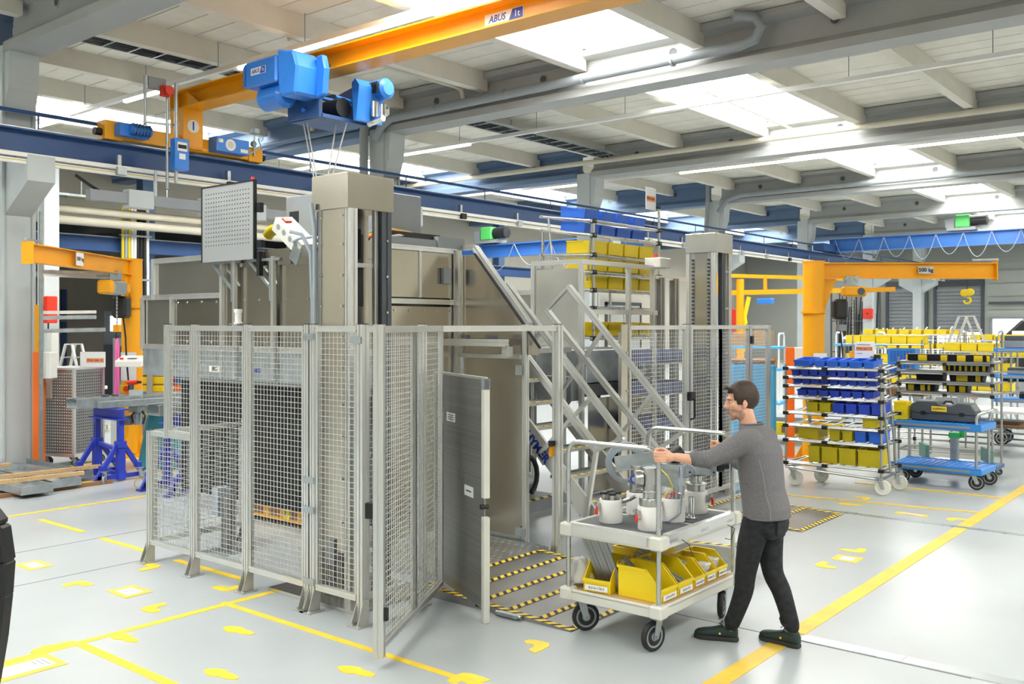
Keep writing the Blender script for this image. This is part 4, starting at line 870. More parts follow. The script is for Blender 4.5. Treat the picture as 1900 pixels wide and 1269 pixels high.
for z, bl in LV:
    dz = .12 if bl else .04
    m = MB(); m.cyl((0,-.05,z), (0,1.75,z-(.0 if bl else .02)), .02, 8); m.cyl((-.85,-.05,z+dz), (-.85,1.75,z+dz), .016, 8); m.cyl((.03,0,z), (-.9,0,z+dz), .016, 8); m.cyl((.03,1.7,z), (-.9,1.7,z+dz), .016, 8); m.build('shelf_tube', 'tubing', rk)
    rr = MB()
    for k in range(9): rr.bx(-.85, 0, .1+k*.19, .13+k*.19, -.006, .006)
    o = rr.build('roller_track', 'galv', rk, loc=(0, 0, z+.01)); o.rotation_euler = (0, math.atan2(dz, .85), 0)
    for p in ((0,0,z),(0,1.7,z)): joint(rk, p, (0,1,0), .075)
sgn = thing('rack_sign', 'white and orange placard on a pole above the tall bin rack', 'sign', (-7.1, 12.05, 3.86)); MB().bx(-.004, .004, -.3, -.02, .0, .32).build('placard', 'paper', sgn, bevel=.002); MB().bx(.004, .006, -.28, -.05, .12, .2).build('orange_field', 'ink_orange', sgn); MB().cyl((0,.06,-.1), (0,.06,.05), .016, 8).build('pole', 'tubing', sgn); MB().bx(-.02, .02, -.02, .08, .03, .07).build('pole_clamp', 'black', sgn)
text('PVG 3x11', .055, 'ink', sgn, (.007, -.165, .16), SIDE)
bb = bin_mesh(.34, .4, .13, 'blue_bright'); by = bin_mesh(.36, .42, .17, 'yellow_box'); NB = 0
def place_bin(me, x, y, z, rz, lab, group):
    return put('storage_bin', me, None, (x, y, z), rz, 0, lab, 'storage bin', group)
for (z, bl), nm in zip(LV[:7], ('top','second','third','fourth','fifth','sixth','lowest')):
    if nm == 'sixth': continue
    dz = .12 if bl else .04; xo = -.2 if bl else -.07
    for k in range(4):
        o = place_bin(bb if bl else by, -7.1+xo, 10.66+k*.405, 1.885+z+.028-xo*dz/.85, PI/2, '%s bin, %s from the stairs, on the %s shelf of the tall rack' % ('blue' if bl else 'yellow', ('nearest','second','third','farthest')[k], nm), 'bins on the tall rack')
        o.rotation_euler = (math.atan2(dz, .85), 0, PI/2)
# ================================================================ TROLLEY WITH POTS
def caster(par, x, y, ztop, r, ang, tyre='rubber', hub='grey_mid', fork='zinc', w=.035, name='caster'):
    c = thing(name, None, None, (x, y, 0), ang, parent=par)
    m = MB(); m.bx(-.05, .05, -.045, .045, ztop-.008, ztop); m.cyl((0,0,ztop-.03), (0,0,ztop-.008), .03, 10)
    off = .035
    for s in (-1, 1): m.prism([(-.03,s*(w/2+.008),ztop-.03),(.03,s*(w/2+.008),ztop-.03),(off+.022,s*(w/2+.008),r-.015),(off-.022,s*(w/2+.008),r-.015)], (0,s*.004,0))
    m.bx(-.03, .03, -w/2-.01, w/2+.01, ztop-.034, ztop-.028); m.build('fork', fork, c)
    wh = MB().lathe([(r*.74,-w*.4),(r*.78,-w/2),(r*.94,-w/2),(r,-w*.3),(r,w*.3),(r*.94,w/2),(r*.78,w/2),(r*.74,w*.4)], (off,0,r), 26, (0,1,0)).build('tyre', tyre, c, True)
    MB().lathe([(r*.12,-w*.62),(r*.3,-w*.5),(r*.3,-w*.3),(r*.75,-w*.44),(r*.75,w*.44),(r*.3,w*.3),(r*.3,w*.5),(r*.12,w*.62)], (off,0,r), 20, (0,1,0)).build('hub', hub, c, True)
    MB().cyl((off,-w*.8,r), (off,w*.8,r), .009, 6).build('axle', 'chrome', c)
    return c
ct = thing('platform_trolley', 'grey two-deck platform trolley pushed by the man', 'trolley', (-3.6, 6.06, 0))
W, Lh = .4, .58
def deck(z0, z1, nm):
    m = MB(); m.bx(-W, W, -Lh, Lh, z1-.035, z1-.02)
    m.bx(-W, W, -Lh, -Lh+.025, z0, z1-.01); m.bx(-W, W, Lh-.025, Lh, z0, z1-.01); m.bx(-W, -W+.025, -Lh, Lh, z0, z1-.01); m.bx(W-.025, W, -Lh, Lh, z0, z1-.01)
    m.build(nm, 'grey_plastic', ct, bevel=.006)
    for sx in (-1, 1):
        for sy in (-1, 1): MB().box((sx*(W-.03), sy*(Lh-.03), (z0+z1)/2), (.1,.1,z1-z0)).build('corner_block', 'grey_plastic', ct, bevel=.012)
deck(.235, .325, 'lower_deck'); deck(.69, .785, 'upper_deck')
MB().bx(-W+.03, W-.03, -Lh+.03, Lh-.03, .306, .312).build('deck_board', 'wood', ct)
for k in range(2): MB().bx(-W+.05, W-.05, -Lh+.06+k*.56, -.04+k*.56, .766, .775).build('rubber_mat', 'mat_dark', ct)
m = MB(); m.bx(-W+.05, -.02+W, -Lh+.005, -Lh+.04, .775, .79); m.bx(W-.04, W+.012, -Lh+.1, Lh-.1, .72, .79); m.bx(-W+.08, W-.1, -Lh-.006, -Lh, .71, .775); m.build('edge_profile', 'alu', ct)
MB().bx(W, W+.008, -Lh+.08, Lh-.08, .7, .775).build('side_panel', 'grey_plastic', ct)
for sy in (-1, 1):
    y = sy*(Lh-.03); a, r = W-.03, .09; zt = 1.365 if sy < 0 else 1.37
    pts = [(-a,y,.26),(-a,y,zt-r)] + [V(-a+r,y,zt-r)+V(-math.cos(t)*r,0,math.sin(t)*r) for t in [PI/2*k/6 for k in range(1,7)]] + [V(a-r,y,zt-r)+V(math.sin(t)*r,0,math.cos(t)*r) for t in [PI/2*k/6 for k in range(7)]] + [(a,y,.26)]
    MB().tube(pts, .0165, 12).build('handle_tube', 'tubing', ct, True)
for x, y, a in ((-W+.09,-Lh+.1,.9),(W-.08,-Lh+.09,-PI/2-.25),(W-.08,Lh-.1,-PI/2+.3),(-W+.09,Lh-.1,.6)): caster(ct, x, y, .245, .1, a, w=.04)
for k, (y, tx) in enumerate(((-.42,'4.014.02'),(.02,'4.010.12'),(.42,'4.004.01'))):
    p = MB().bx(W+.008, W+.01, y-.07, y+.07, .715, .765).build('label_card', 'paper', ct); text(tx, .032, 'ink', p, (W+.0115, y, .74), SIDE, depth=.0005)
m = MB(); m.tube([(W+.02,-.32,.73),(W+.03,-.24,.68),(W+.02,-.18,.6),(W+.01,-.12,.57)], .003, 4); m.tube([(W+.02,.36,.72),(W+.04,.44,.68),(W+.02,.42,.6),(W+.01,.34,.62)], .003, 4); m.build('tag_string', 'ink', ct)
def pot(x, y, label, r=.085, h=.165):
    p = thing('filling_pot', label, 'pot', (x, y, .776), group='white pots on the trolley')
    MB().lathe([(r*.96,0),(r,.006),(r,h-.006),(r*.95,h),(r*.8,h),(r*.8,h-.03)], (0,0,0), 26).build('pot_body', 'pot', p, True)
    return p
def clamp(p, ang, r=.085, z=.12):
    c = thing('clamp', None, None, (0,0,z), ang, parent=p)
    m = MB(); m.bx(r, r+.02, -.025, .025, -.035, .02); m.cyl((r+.02,-.03,.01), (r+.02,.03,.01), .012, 8); m.tube([(r+.01,0,.02),(r+.03,0,.03),(r+.03,.0,.0)], .007, 6); m.build('clamp_plate', 'steel', c)
    MB().tube([(r+.028,.03,.0),(r+.034,.035,-.025),(r+.034,.035,-.055)], [.007,.011,.012], 8).build('clamp_lever', 'red', c, True)
A_ = math.atan2(-.632, -.775)          # direction of the photo's left
def neck(p, z, parts, mt='steel'):
    m = MB()
    for r, a, b in parts: m.lathe([(r*.97,a),(r,a+.004),(r,b-.004),(r*.97,b)], (0,0,z), 22)
    return m.build('steel_neck', mt, p, True)
p = pot(-3.76, 5.74, 'white pot with four black-capped posts, nearest the front left corner'); clamp(p, A_+.2)
for k, (x, y) in enumerate(((-.04,-.03),(.035,-.035),(-.035,.035),(.03,.04))): MB().lathe([(.017,0),(.017,.045),(.025,.046),(.025,.062)], (x,y,.15), 12).build('capped_post', 'steel', p, True); MB().lathe([(.026,0),(.026,.016)], (x,y,.2), 14).build('black_cap', 'black', p, True)
m = MB(); m.tube([(.08,.02,.15),(.13,.05,.17),(.18,.05,.2)], .014, 8); m.build('side_valve', 'steel', p)
p = pot(-3.41, 5.7, 'white pot with round steel gearhead and dark blue seal ring'); clamp(p, A_+.3)
neck(p, .16, [(.075,0,.06),(.05,.06,.16),(.065,.1,.115),(.055,.16,.27)]); m = MB(); m.lathe([(.055,0),(.06,.01),(.06,.05),(.05,.06)], (-.04,-.03,.35), 20, (math.cos(A_),math.sin(A_),0)); m.build('gear_flange', 'steel', p, True)
c0 = V(-.04,-.03,.35)+V(math.cos(A_)*.05, math.sin(A_)*.05, 0)-V(0,0,0); MB().lathe([(.036,0),(.036,.02),(.02,.022)], c0+V(.0,0,0), 20, (.2,-.98,0)).build('seal_ring', 'ink_blue', p, True); MB().lathe([(.017,0),(.017,.03)], c0, 12, (.2,-.98,0)).build('shaft', 'steel', p, True)
p = pot(-3.77, 6.12, 'white pot under the coil of grey cable'); neck(p, .16, [(.06,0,.09),(.05,.09,.2)])
m = MB(); m.bar((-.15,-.08,.37), (.16,.13,.42), .012, .11); m.bar((-.14,-.09,.32), (.17,.12,.37), .08, .01); m.build('mount_channel', 'zinc', p)
for k in range(5): MB().tube(arc((-.1,.0,.36+.004*k), .12+.008*k, .3, 2*PI+.1, 22, (.86,.5,0), (.1,-.1,1)), .009, 6).build('coiled_cable', 'cable_grey', p, True)
m = MB(); m.tube([(.09,.02,.12),(.14,.04,.15),(.2,.05,.14)], .02, 8); m.build('side_valve', 'steel', p)
p = pot(-3.43, 6.06, 'white pot with bare wire bundle and looped grey cable'); clamp(p, A_+.1)
for k in range(6): MB().tube(arc((random.uniform(-.03,.03),random.uniform(-.03,.03),.16), .05, 0, PI*1.3, 8, (math.cos(k),math.sin(k),0), (0,0,.8)), .004, 5).build('wire', ('steel','red','cable_grey')[k % 3], p)
MB().tube([(.03,.0,.16),(.05,-.02,.3),(.06,.0,.4),(.09,-.03,.25),(.1,-.08,.08),(.03,-.12,.02),(-.06,-.12,.01)], .008, 6).build('looped_cable', 'cable_grey', p, True)
for k in range(3): MB().tube(arc((-.02,.05,.36+.006*k), .13+.01*k, PI*.9, 2.2*PI, 16, (.8,.5,0), (-.1,-.5,.45)), .008, 6).build('coiled_cable', 'cable_grey', p, True)
m = MB(); m.lathe([(.05,0),(.06,.02),(.06,.1),(.05,.12)], (-.1,.12,.42), 16, (.4,.3,.3)); m.build('motor_cap', 'black', p, True); m = MB(); m.bx(-.16,.02,.03,.12,.24,.4); m.cyl((0,.06,.15),(0,.06,.25),.03,10); m.build('motor_body', 'zinc', p)
MB().tube([(-.1,.0,.36),(-.02,-.05,.33),(.02,-.04,.25),(-.06,-.05,.17)], .005, 5).build('earth_wire', 'cable_yellow', p)
p = pot(-3.45, 6.44, 'white pot carrying a flat gearbox with black motor, nearest the man'); clamp(p, .2)
neck(p, .16, [(.07,0,.06),(.08,.05,.065),(.045,.06,.12)]); MB().box((.02,.02,.37), (.24,.1,.17), .65).build('gearbox', 'zinc', p, bevel=.006); MB().lathe([(.05,0),(.055,.01),(.055,.05),(.035,.055),(.035,.09)], (.12,.1,.36), 18, (.78,.63,0)).build('motor', 'black', p, True)
m = MB()
for a, b in ((-.08,.42),(.1,.43),(-.08,.31),(.1,.31)): m.cyl((.02+a*.8+.03,.02+a*.6-.045,b), (.02+a*.8+.035,.02+a*.6-.05,b), .008, 6)
m.build('screw_head', 'ink', p)
fl = thing('steel_flange_tube', 'upright polished steel tube on a flange, on the trolley edge', 'tube', (-3.36, 6.2, .776)); MB().lathe([(.045,0),(.045,.012),(.028,.014),(.026,.03),(.022,.032),(.022,.16),(.0205,.16)], (0,0,0), 20).build('flange_tube', 'chrome', fl, True)
# bins on the lower deck
def pick_bin(x, y, rz, w, d, h, lab, tx, z=.3145):
    o = thing('picking_bin', lab, 'bin', (x, y, z), rz, 'yellow picking bins on the trolley'); put('bin_body', bin_mesh(w, d, h, 'yellow_box', .42), o)
    p = MB().bx(-w*.42, w*.42, -.011, -.008, .012, .05).build('label_card', 'paper', o); text(tx, .026, 'ink', p, (0, -.0115, .031), FRONT, depth=.0005)
    return o
pick_bin(-3.74, 5.53, .12, .21, .32, .21, 'yellow bin with steel rails, opening towards the fence gate', '4.014-178.0')
pick_bin(-3.25, 5.68, PI/2, .21, .34, .215, 'yellow bin at the front corner holding bent steel profiles', '5.014-078.0')
pick_bin(-3.25, 5.91, PI/2, .21, .34, .215, 'yellow bin with long grey channel sections, behind the corner bin', '4.010-77.2')
pick_bin(-3.26, 6.13, PI/2, .155, .28, .17, 'small yellow bin behind the channel sections', '4.014-027.0'); pick_bin(-3.26, 6.31, PI/2, .155, .28, .17, 'small yellow bin with a folded white bag', '4.904-021.2'); pick_bin(-3.26, 6.485, PI/2, .155, .28, .17, 'small yellow bin nearest the man', '4.006-052.0')
bk2 = put('picking_bin', bin_mesh(.36, .32, .2, 'yellow_box'), None, (-3.63, 6.25, .3145), PI/2, 0, 'large yellow bin at the rear of the lower deck', 'bin', 'yellow picking bins on the trolley')
for k in range(3): o = put('steel_profile', MB().prof((0,0,0), (0,0,.38), .05, .022).mesh('steel_profile', 'alu_dark'), None, (-3.76+.07*k, 5.66, .335), 0, 0, '%s steel rail leaning in the yellow bin by the gate' % ('leftmost','middle','rightmost')[k], 'rail', 'steel rails in the bin'); o.rotation_euler = (.15, -.35, .3)
m = MB(); m.prof((0,0,0), (.42,0,0), .06, .05); o = m.build('channel_section', 'galv', None, loc=(-3.66, 5.92, .52), label='long grey channel section lying across the yellow bins', cat='profile'); o.rotation_euler = (0, .32, -.1)
m = MB(); m.prof((0,0,0), (.34,0,0), .05, .06); o = m.build('channel_section', 'steel', None, loc=(-3.62, 5.68, .53), label='bent steel profile tipped into the corner bin', cat='profile'); o.rotation_euler = (0, .55, -.2)
m = MB(); m.prof((0,0,0), (.36,0,0), .06, .05); o = m.build('channel_section', 'galv', None, loc=(-3.7, 6.05, .53), label='second grey channel section behind the first', cat='profile'); o.rotation_euler = (0, .2, .05)
for x, y, lab in ((-3.38,6.32,'folded white bag in a small yellow bin'),(-3.4,6.52,'white paper slip in the bin nearest the man')): o = MB().prism([(-.05,-.05,0),(.05,-.04,0),(.06,.05,0),(-.04,.06,0)], (.03,.02,.1)).build('paper_bag', 'white_cloth', None, loc=(x, y, .33), label=lab, cat='bag', bevel=.01)
# bubble wrap bag
m = MB(); n = 14
for i in range(6):
    z = .33*i/5*.55; rr = .1*(1-.12*i)
    m.v += [(rr*(1+.22*math.sin(3*a+i))*math.cos(a)*1.1, rr*(1+.2*math.cos(5*a+2*i))*math.sin(a), z+.02*math.sin(4*a)*(i > 0)) for a in [2*PI*k/n for k in range(n)]]
for i in range(5):
    for k in range(n): m.f.append([i*n+k, i*n+(k+1) % n, (i+1)*n+(k+1) % n, (i+1)*n+k]); m.m.append(0)
m.f.append(list(range(5*n, 6*n))); m.m.append(0); m.f.append(list(range(n-1, -1, -1))); m.m.append(0)
o = m.build('bubble_wrap_bag', 'bag', None, True, loc=(-3.94, 5.62, .335), label='crumpled translucent bubble wrap bag on the trolley corner', cat='bag'); sm = o.modifiers.new('s', 'SUBSURF'); sm.levels = sm.render_levels = 2
# small low dolly behind the trolley
dl = thing('low_dolly', 'low aluminium step dolly with hazard edge behind the trolley', 'dolly', (-4.0, 7.55, 0), .2)
MB().bx(-.35, .35, -.3, .3, .3, .33).build('dolly_top', 'tread', dl); MB().bx(-.36, .36, -.32, -.3, .22, .33).build('dolly_edge', 'alu', dl); hazard(dl, (-.35,-.27,.331), (.35,-.27,.331), .05, .1)
for x in (-.28, .28):
    for y in (-.22, .22): caster(dl, x, y, .3, .07, .4, 'wheel_white', 'wheel_white')
# ================================================================ PEOPLE
def loft(mb, secs, n=20):
    """secs: (centre, half width along a, half depth along b, a, b)"""
    vs = []; fs = []
    for c, ra, rb, a, b in secs:
        c, a, b = V(c), V(a).normalized(), V(b).normalized()
        for j in range(n):
            t = 2*PI*j/n; ct, stt = math.cos(t), math.sin(t)
            e = .82
            vs.append(c + a*(ra*math.copysign(abs(ct)**e, ct)) + b*(rb*math.copysign(abs(stt)**e, stt)))
    k = len(secs)
    for i in range(k-1): fs += [(i*n+j, i*n+(j+1) % n, (i+1)*n+(j+1) % n, (i+1)*n+j) for j in range(n)]
    fs += [tuple(range(n-1, -1, -1)), tuple(range((k-1)*n, k*n))]
    return mb.add(vs, fs)
def chainr(mb, pts, rad, n=14, sub=6):
    """smooth tapered limb through joints"""
    P, R = [], []
    pts = [V(p) for p in pts]
    for i in range(len(pts)-1):
        p0, p1, p2, p3 = pts[max(i-1,0)], pts[i], pts[i+1], pts[min(i+2,len(pts)-1)]
        for k in range(sub):
            t = k/sub; P.append(.5*((2*p1)+(p2-p0)*t+(2*p0-5*p1+4*p2-p3)*t*t+(3*p1-p0-3*p2+p3)*t**3)); R.append(rad[i]*(1-t)+rad[i+1]*t)
    P.append(pts[-1]); R.append(rad[-1])
    mb.tube(P, R, n); mb.ball(P[0], R[0], 10); mb.ball(P[-1], R[-1], 10); return mb
def remesh(mb, voxel, it=4, mats=('skin',), pick=None, name='body'):
    me = mb.mesh(name, list(mats)); o = bpy.data.objects.new('tmp', me); COL.objects.link(o)
    r = o.modifiers.new('r', 'REMESH'); r.mode = 'VOXEL'; r.voxel_size = voxel; r.use_smooth_shade = True
    s = o.modifiers.new('s', 'SMOOTH'); s.factor = .5; s.iterations = it
    bpy.context.view_layer.update()
    out = bpy.data.meshes.new_from_object(o.evaluated_get(bpy.context.evaluated_depsgraph_get()))
    bpy.data.objects.remove(o); out.materials.clear()
    for m in mats: out.materials.append(MATS[m])
    out.polygons.foreach_set('use_smooth', [True]*len(out.polygons))
    if pick: out.polygons.foreach_set('material_index', [pick(p.center) for p in out.polygons])
    else: out.polygons.foreach_set('material_index', [0]*len(out.polygons))
    out.update(); return out
mat('stubble', '#b48a74', .7, 0, .2, 60)
mat('lips', '#b8705f', .5)
mat('eye', '#efeae4', .2); mat('iris', '#2b2320', .15)
def head_mesh(mb, c, yaw, pitch=0, s=1.0):
    """skull, jaw, nose, brow, ears; face along +x before the turn"""
    o = len(mb.v)
    mb.ball((-.012,0,.035), .1, 18, (.98,.77,.98)); mb.ball((.028,0,-.02), .08, 16, (.85,.83,1.05)); mb.ball((.046,0,-.075), .05, 14, (.95,1.0,.82)); mb.ball((.072,0,-.1), .024, 10, (1,1.1,.9))
    mb.ball((.085,0,.032), .03, 12, (.55,1.9,.5)); mb.ball((.0,.0,-.06), .065, 12, (1,.85,1))
    mb.tube([(.088,0,.025),(.104,0,-.0),(.117,0,-.022),(.1,0,-.034)], [.01,.0125,.0165,.01], 8); mb.ball((.102,.011,-.026), .011, 8); mb.ball((.102,-.011,-.026), .011, 8)
    mb.ball((.09,0,-.058), .018, 10, (.8,1.5,.4)); mb.ball((.087,0,-.069), .018, 10, (.8,1.35,.45))
    for sd in (-1, 1):
        mb.ball((.062,sd*.047,-.015), .026, 10, (.8,.7,.8)); mb.ball((-.008,sd*.083,-.008), .03, 10, (.62,.3,1.05)); mb.ball((.0,sd*.084,-.03), .014, 8, (.8,.5,1))
    M = Matrix.Translation(c) @ Matrix.Rotation(yaw, 4, 'Z') @ Matrix.Rotation(pitch, 4, 'Y') @ Matrix.Scale(s, 4)
    mb.xf(M, o); return M
def hair_mesh(M, mt, keep, s=1.0):
    mb = MB(); mb.ball((-.016,0,.038), .1065, 40, (1.0,.8,1.0)); vs, fs = [], []
    for i, v in enumerate(mb.v):
        x, y, z = v; k = 1+.02*math.sin(60*x+25*y)+.018*math.sin(80*y+50*z)+(.05 if x > .05 and z > .08 else 0); mb.v[i] = (x*k, y*k, (z-.03)*k+.03)
    keepf = [f for f in mb.f if keep(sum((Vector(mb.v[j]) for j in f), Vector())/len(f))]
    mb.f = keepf; mb.m = [0]*len(keepf); mb.xf(M); return mb
man = thing('person', 'man in grey sweater and black jeans pushing the trolley', 'person', (-2.765, 6.09, 0), PI+.1)
YAW = math.radians(30)
HC = (.135, .01, 1.665)
sh_l, sh_r = V(.045,.19,1.425), V(.03,-.19,1.42)
el_l, wr_l = V(.245,.345,1.30), V(.42,.475,1.315)
T = V(.505, .545, 1.32)                    # tube axis at the grip
a_ = (wr_l-el_l); a_.z = 0; a_.normalize(); b_ = Vector((-a_.y, a_.x, 0))      # b_ points to the back of the hand
body = MB(); HM = head_mesh(body, HC, YAW, .12)
chainr(body, [(.075,0,1.45),(.095,0,1.53),(.115,.01,1.6)], [.066,.056,.058])
loft(body, [((-.02,0,.9),.15,.1,(0,1,0),(1,0,0)),((0,0,1.05),.14,.095,(0,1,0),(1,0,0)),((.02,0,1.25),.15,.1,(0,1,0),(1,0,0)),((.05,0,1.42),.15,.09,(0,1,0),(1,0,0)),((.07,0,1.5),.08,.07,(0,1,0),(1,0,0))])
chainr(body, [sh_l, el_l, wr_l], [.05,.04,.029]); el_r, wr_r = V(.24,-.3,1.2), V(.44,-.42,1.27)
chainr(body, [sh_r, el_r, wr_r], [.05,.04,.028])
legs = (((-.015,.085,.93),(.09,.06,.5),(.2,.035,.1)), ((-.03,-.09,.93),(-.05,-.09,.5),(-.175,-.1,.11)))
for lg in legs: chainr(body, lg, [.06,.038,.028])
def hand(mb, wr, T, a, b, up=V(0,0,1)):
    mb.ball(wr+a*.045-b*.0, .036, 12, (1,1,1))
    loft(mb, [(wr, .024, .019, up, b),(wr+a*.03, .032, .018, up, b),(wr+a*.06+b*.006, .04, .017, up, b),(wr+a*.078+b*.008, .036, .014, up, b)], 14)
    for k, (dz, ln) in enumerate(((.03,.95),(.01,1.05),(-.01,1.0),(-.03,.85))):
        q = T+up*dz; r = .0095-.0005*k
        chainr(mb, [q-a*.028+b*.03, q+a*.012*ln+b*.034, q+a*.036*ln+b*.008, q+a*.024*ln-b*.022, q-a*.004-b*.026], [r*1.12,r*1.1,r,r*.95,r*.85], 8, 3)
    q = T+up*.048
    chainr(mb, [wr+a*.03+up*.022-b*.006, q-a*.03-b*.012, q+a*.004-b*.024, q+a*.028-b*.01], [.014,.0125,.011,.0085], 8, 3)
hand(body, wr_l+a_*.008, T, a_, b_)
a2 = (wr_r-el_r); a2.z = 0; a2.normalize(); b2 = Vector((a2.y, -a2.x, 0)); hand(body, wr_r, wr_r+a2*.085, a2, b2)
HMI = HM.inverted()
def pick(c):
    p = HMI @ Vector(c)
    if ((p.x-.055)/.075)**2+(p.y/.1)**2+((p.z+.085)/.048)**2 < 1 and not (p.x > .088 and -.078 < p.z < -.05 and abs(p.y) < .022): return 1
    if p.x > .088 and -.076 < p.z < -.052 and abs(p.y) < .022: return 2
    return 0
put('body', remesh(body, .0065, 3, ('skin','stubble','lips'), pick), man)
for sd in (-1, 1):
    e = MB(); e.ball((.082,sd*.032,.008), .0115, 12, (.7,1,.55)); e.xf(HM); e.build('eye', 'eye', man, True); e = MB(); e.ball((.0885,sd*.034,.008), .0058, 10, (.6,1,.95)); e.xf(HM); e.build('iris', 'iris', man, True)
    e = MB(); e.tube([(.094,sd*.014,.027),(.095,sd*.034,.033),(.08,sd*.056,.028)], [.004,.005,.003], 6); e.xf(HM); e.build('eyebrow', 'hair', man)
hm = hair_mesh(HM, 'hair', lambda p: (p.z > .075 and p.x > .02) or (p.z > .02 and -.03 < p.x <= .055) or (p.x <= -.03 and p.z > -.055) or (abs(p.y) > .06 and -.02 > p.x and p.z > -.05) or (abs(p.y) > .06 and .005 < p.x < .045 and p.z > -.012))
h_ = hm.build('hair', 'hair', man, True); so = h_.modifiers.new('s', 'SOLIDIFY'); so.thickness = .012; so.offset = -.5
cr = MB()
for k in range(16): t = -1+2*k/15; cr.tube([(.075,t*.05,.1),(.098,t*.055,.112+.006*math.sin(k*3)),(.112+.008*math.sin(5*k),t*.05,.103)], [.011,.01,.004], 6)
cr.xf(HM); cr.build('fringe', 'hair', man, True)
shirt = MB()
loft(shirt, [((-.04,0,.895),.188,.15,(0,1,0),(1,0,0)),((-.035,0,.96),.19,.15,(0,1,0),(1,0,0)),((-.01,0,1.08),.185,.138,(0,1,0),(1,0,0)),((.005,0,1.22),.2,.14,(0,1,0),(1,0,0)),((.015,0,1.34),.215,.138,(0,1,0),(1,0,0)),((.03,0,1.42),.205,.115,(0,1,0),(1,0,0)),((.05,0,1.475),.14,.092,(0,1,0),(1,0,0)),((.072,0,1.515),.08,.078,(0,1,0),(1,0,0))], 26)
cuff = el_l.lerp(wr_l, .42)
chainr(shirt, [V(.03,.12,1.41), sh_l+V(0,-.01,-.01), sh_l.lerp(el_l,.5)+V(0,.0,-.01), el_l, cuff], [.085,.084,.07,.058,.052], 16)
for k in range(4): q = el_l.lerp(cuff, -.25+.22*k); d = (cuff-el_l).normalized(); s1, u1 = frame(d); shirt.tube([q+s1*((.061-.002*k)*math.cos(t))+u1*((.061-.002*k)*math.sin(t))+d*.014*math.sin(2*t+k) for t in [2*PI*j/14 for j in range(14)]], .0085, 6, True)
chainr(shirt, [V(.02,-.1,1.4), sh_r+V(0,.03,-.02), el_r, el_r.lerp(wr_r,.5)], [.085,.078,.058,.048], 16)
put('sweater', remesh(shirt, .008, 2, ('shirt',)), man)
MB().tube([V(-.04,0,.898)+V(math.cos(t)*.15,math.sin(t)*.188,0) for t in [2*PI*j/30 for j in range(30)]], .006, 6, True).build('ribbed_hem', 'shirt', man, True)
MB().tube([V(.072,0,1.517)+V(math.cos(t)*.076,math.sin(t)*.08,-.006*math.cos(t)) for t in [2*PI*j/24 for j in range(24)]], .007, 6, True).build('collar', 'shirt', man, True)
d = (cuff-el_l).normalized(); s1, u1 = frame(d); MB().tube([cuff+s1*(.05*math.cos(t))+u1*(.05*math.sin(t)) for t in [2*PI*j/20 for j in range(20)]], .006, 6, True).build('cuff', 'shirt', man, True)
MB().tube([(.02-.075,.2,1.3),(.0-.08,.192,1.18),(-.01-.08,.18,1.08),(-.035-.085,.182,.98),(-.04-.085,.18,.9)], .0018, 5).build('side_seam', 'grey_mid', man)
jean = MB(); loft(jean, [((-.03,0,.98),.15,.11,(0,1,0),(1,0,0)),((-.035,0,.91),.165,.125,(0,1,0),(1,0,0)),((-.035,0,.84),.165,.13,(0,1,0),(1,0,0)),((-.01,0,.78),.13,.1,(0,1,0),(1,0,0))], 24)
jean.ball((-.095,.075,.845), .085, 12, (.8,.95,1.15)); jean.ball((-.1,-.075,.845), .085, 12, (.8,.95,1.15))
for (hp, kn, an), sd in zip(legs, (1,-1)):
    hp, kn, an = V(hp), V(kn), V(an)
    chainr(jean, [hp, hp.lerp(kn,.5)+V(.01,0,0), kn, kn.lerp(an,.35)+V(-.018,0,0), an+V(-.004,0,.03)], [.1,.092,.072,.066,.054], 16)
    for k in range(5): q = kn.lerp(an, -.12+.07*k) if k < 3 else kn.lerp(an, .82+.06*(k-3)); rr = .066 if k < 3 else .053; jean.tube([q+V(rr*math.cos(t), rr*math.sin(t), .012*math.sin(2*t+k*2)) for t in [2*PI*j/14 for j in range(14)]], .009, 6, True)
put('jeans', remesh(jean, .009, 4, ('jeans',)), man)
m = MB(); m.prism([(-.168,.03,.885),(-.15,.13,.885),(-.148,.13,.79),(-.16,.08,.765),(-.168,.03,.79)], (-.008,0,0)); m.build('back_pocket', 'jeans', man)
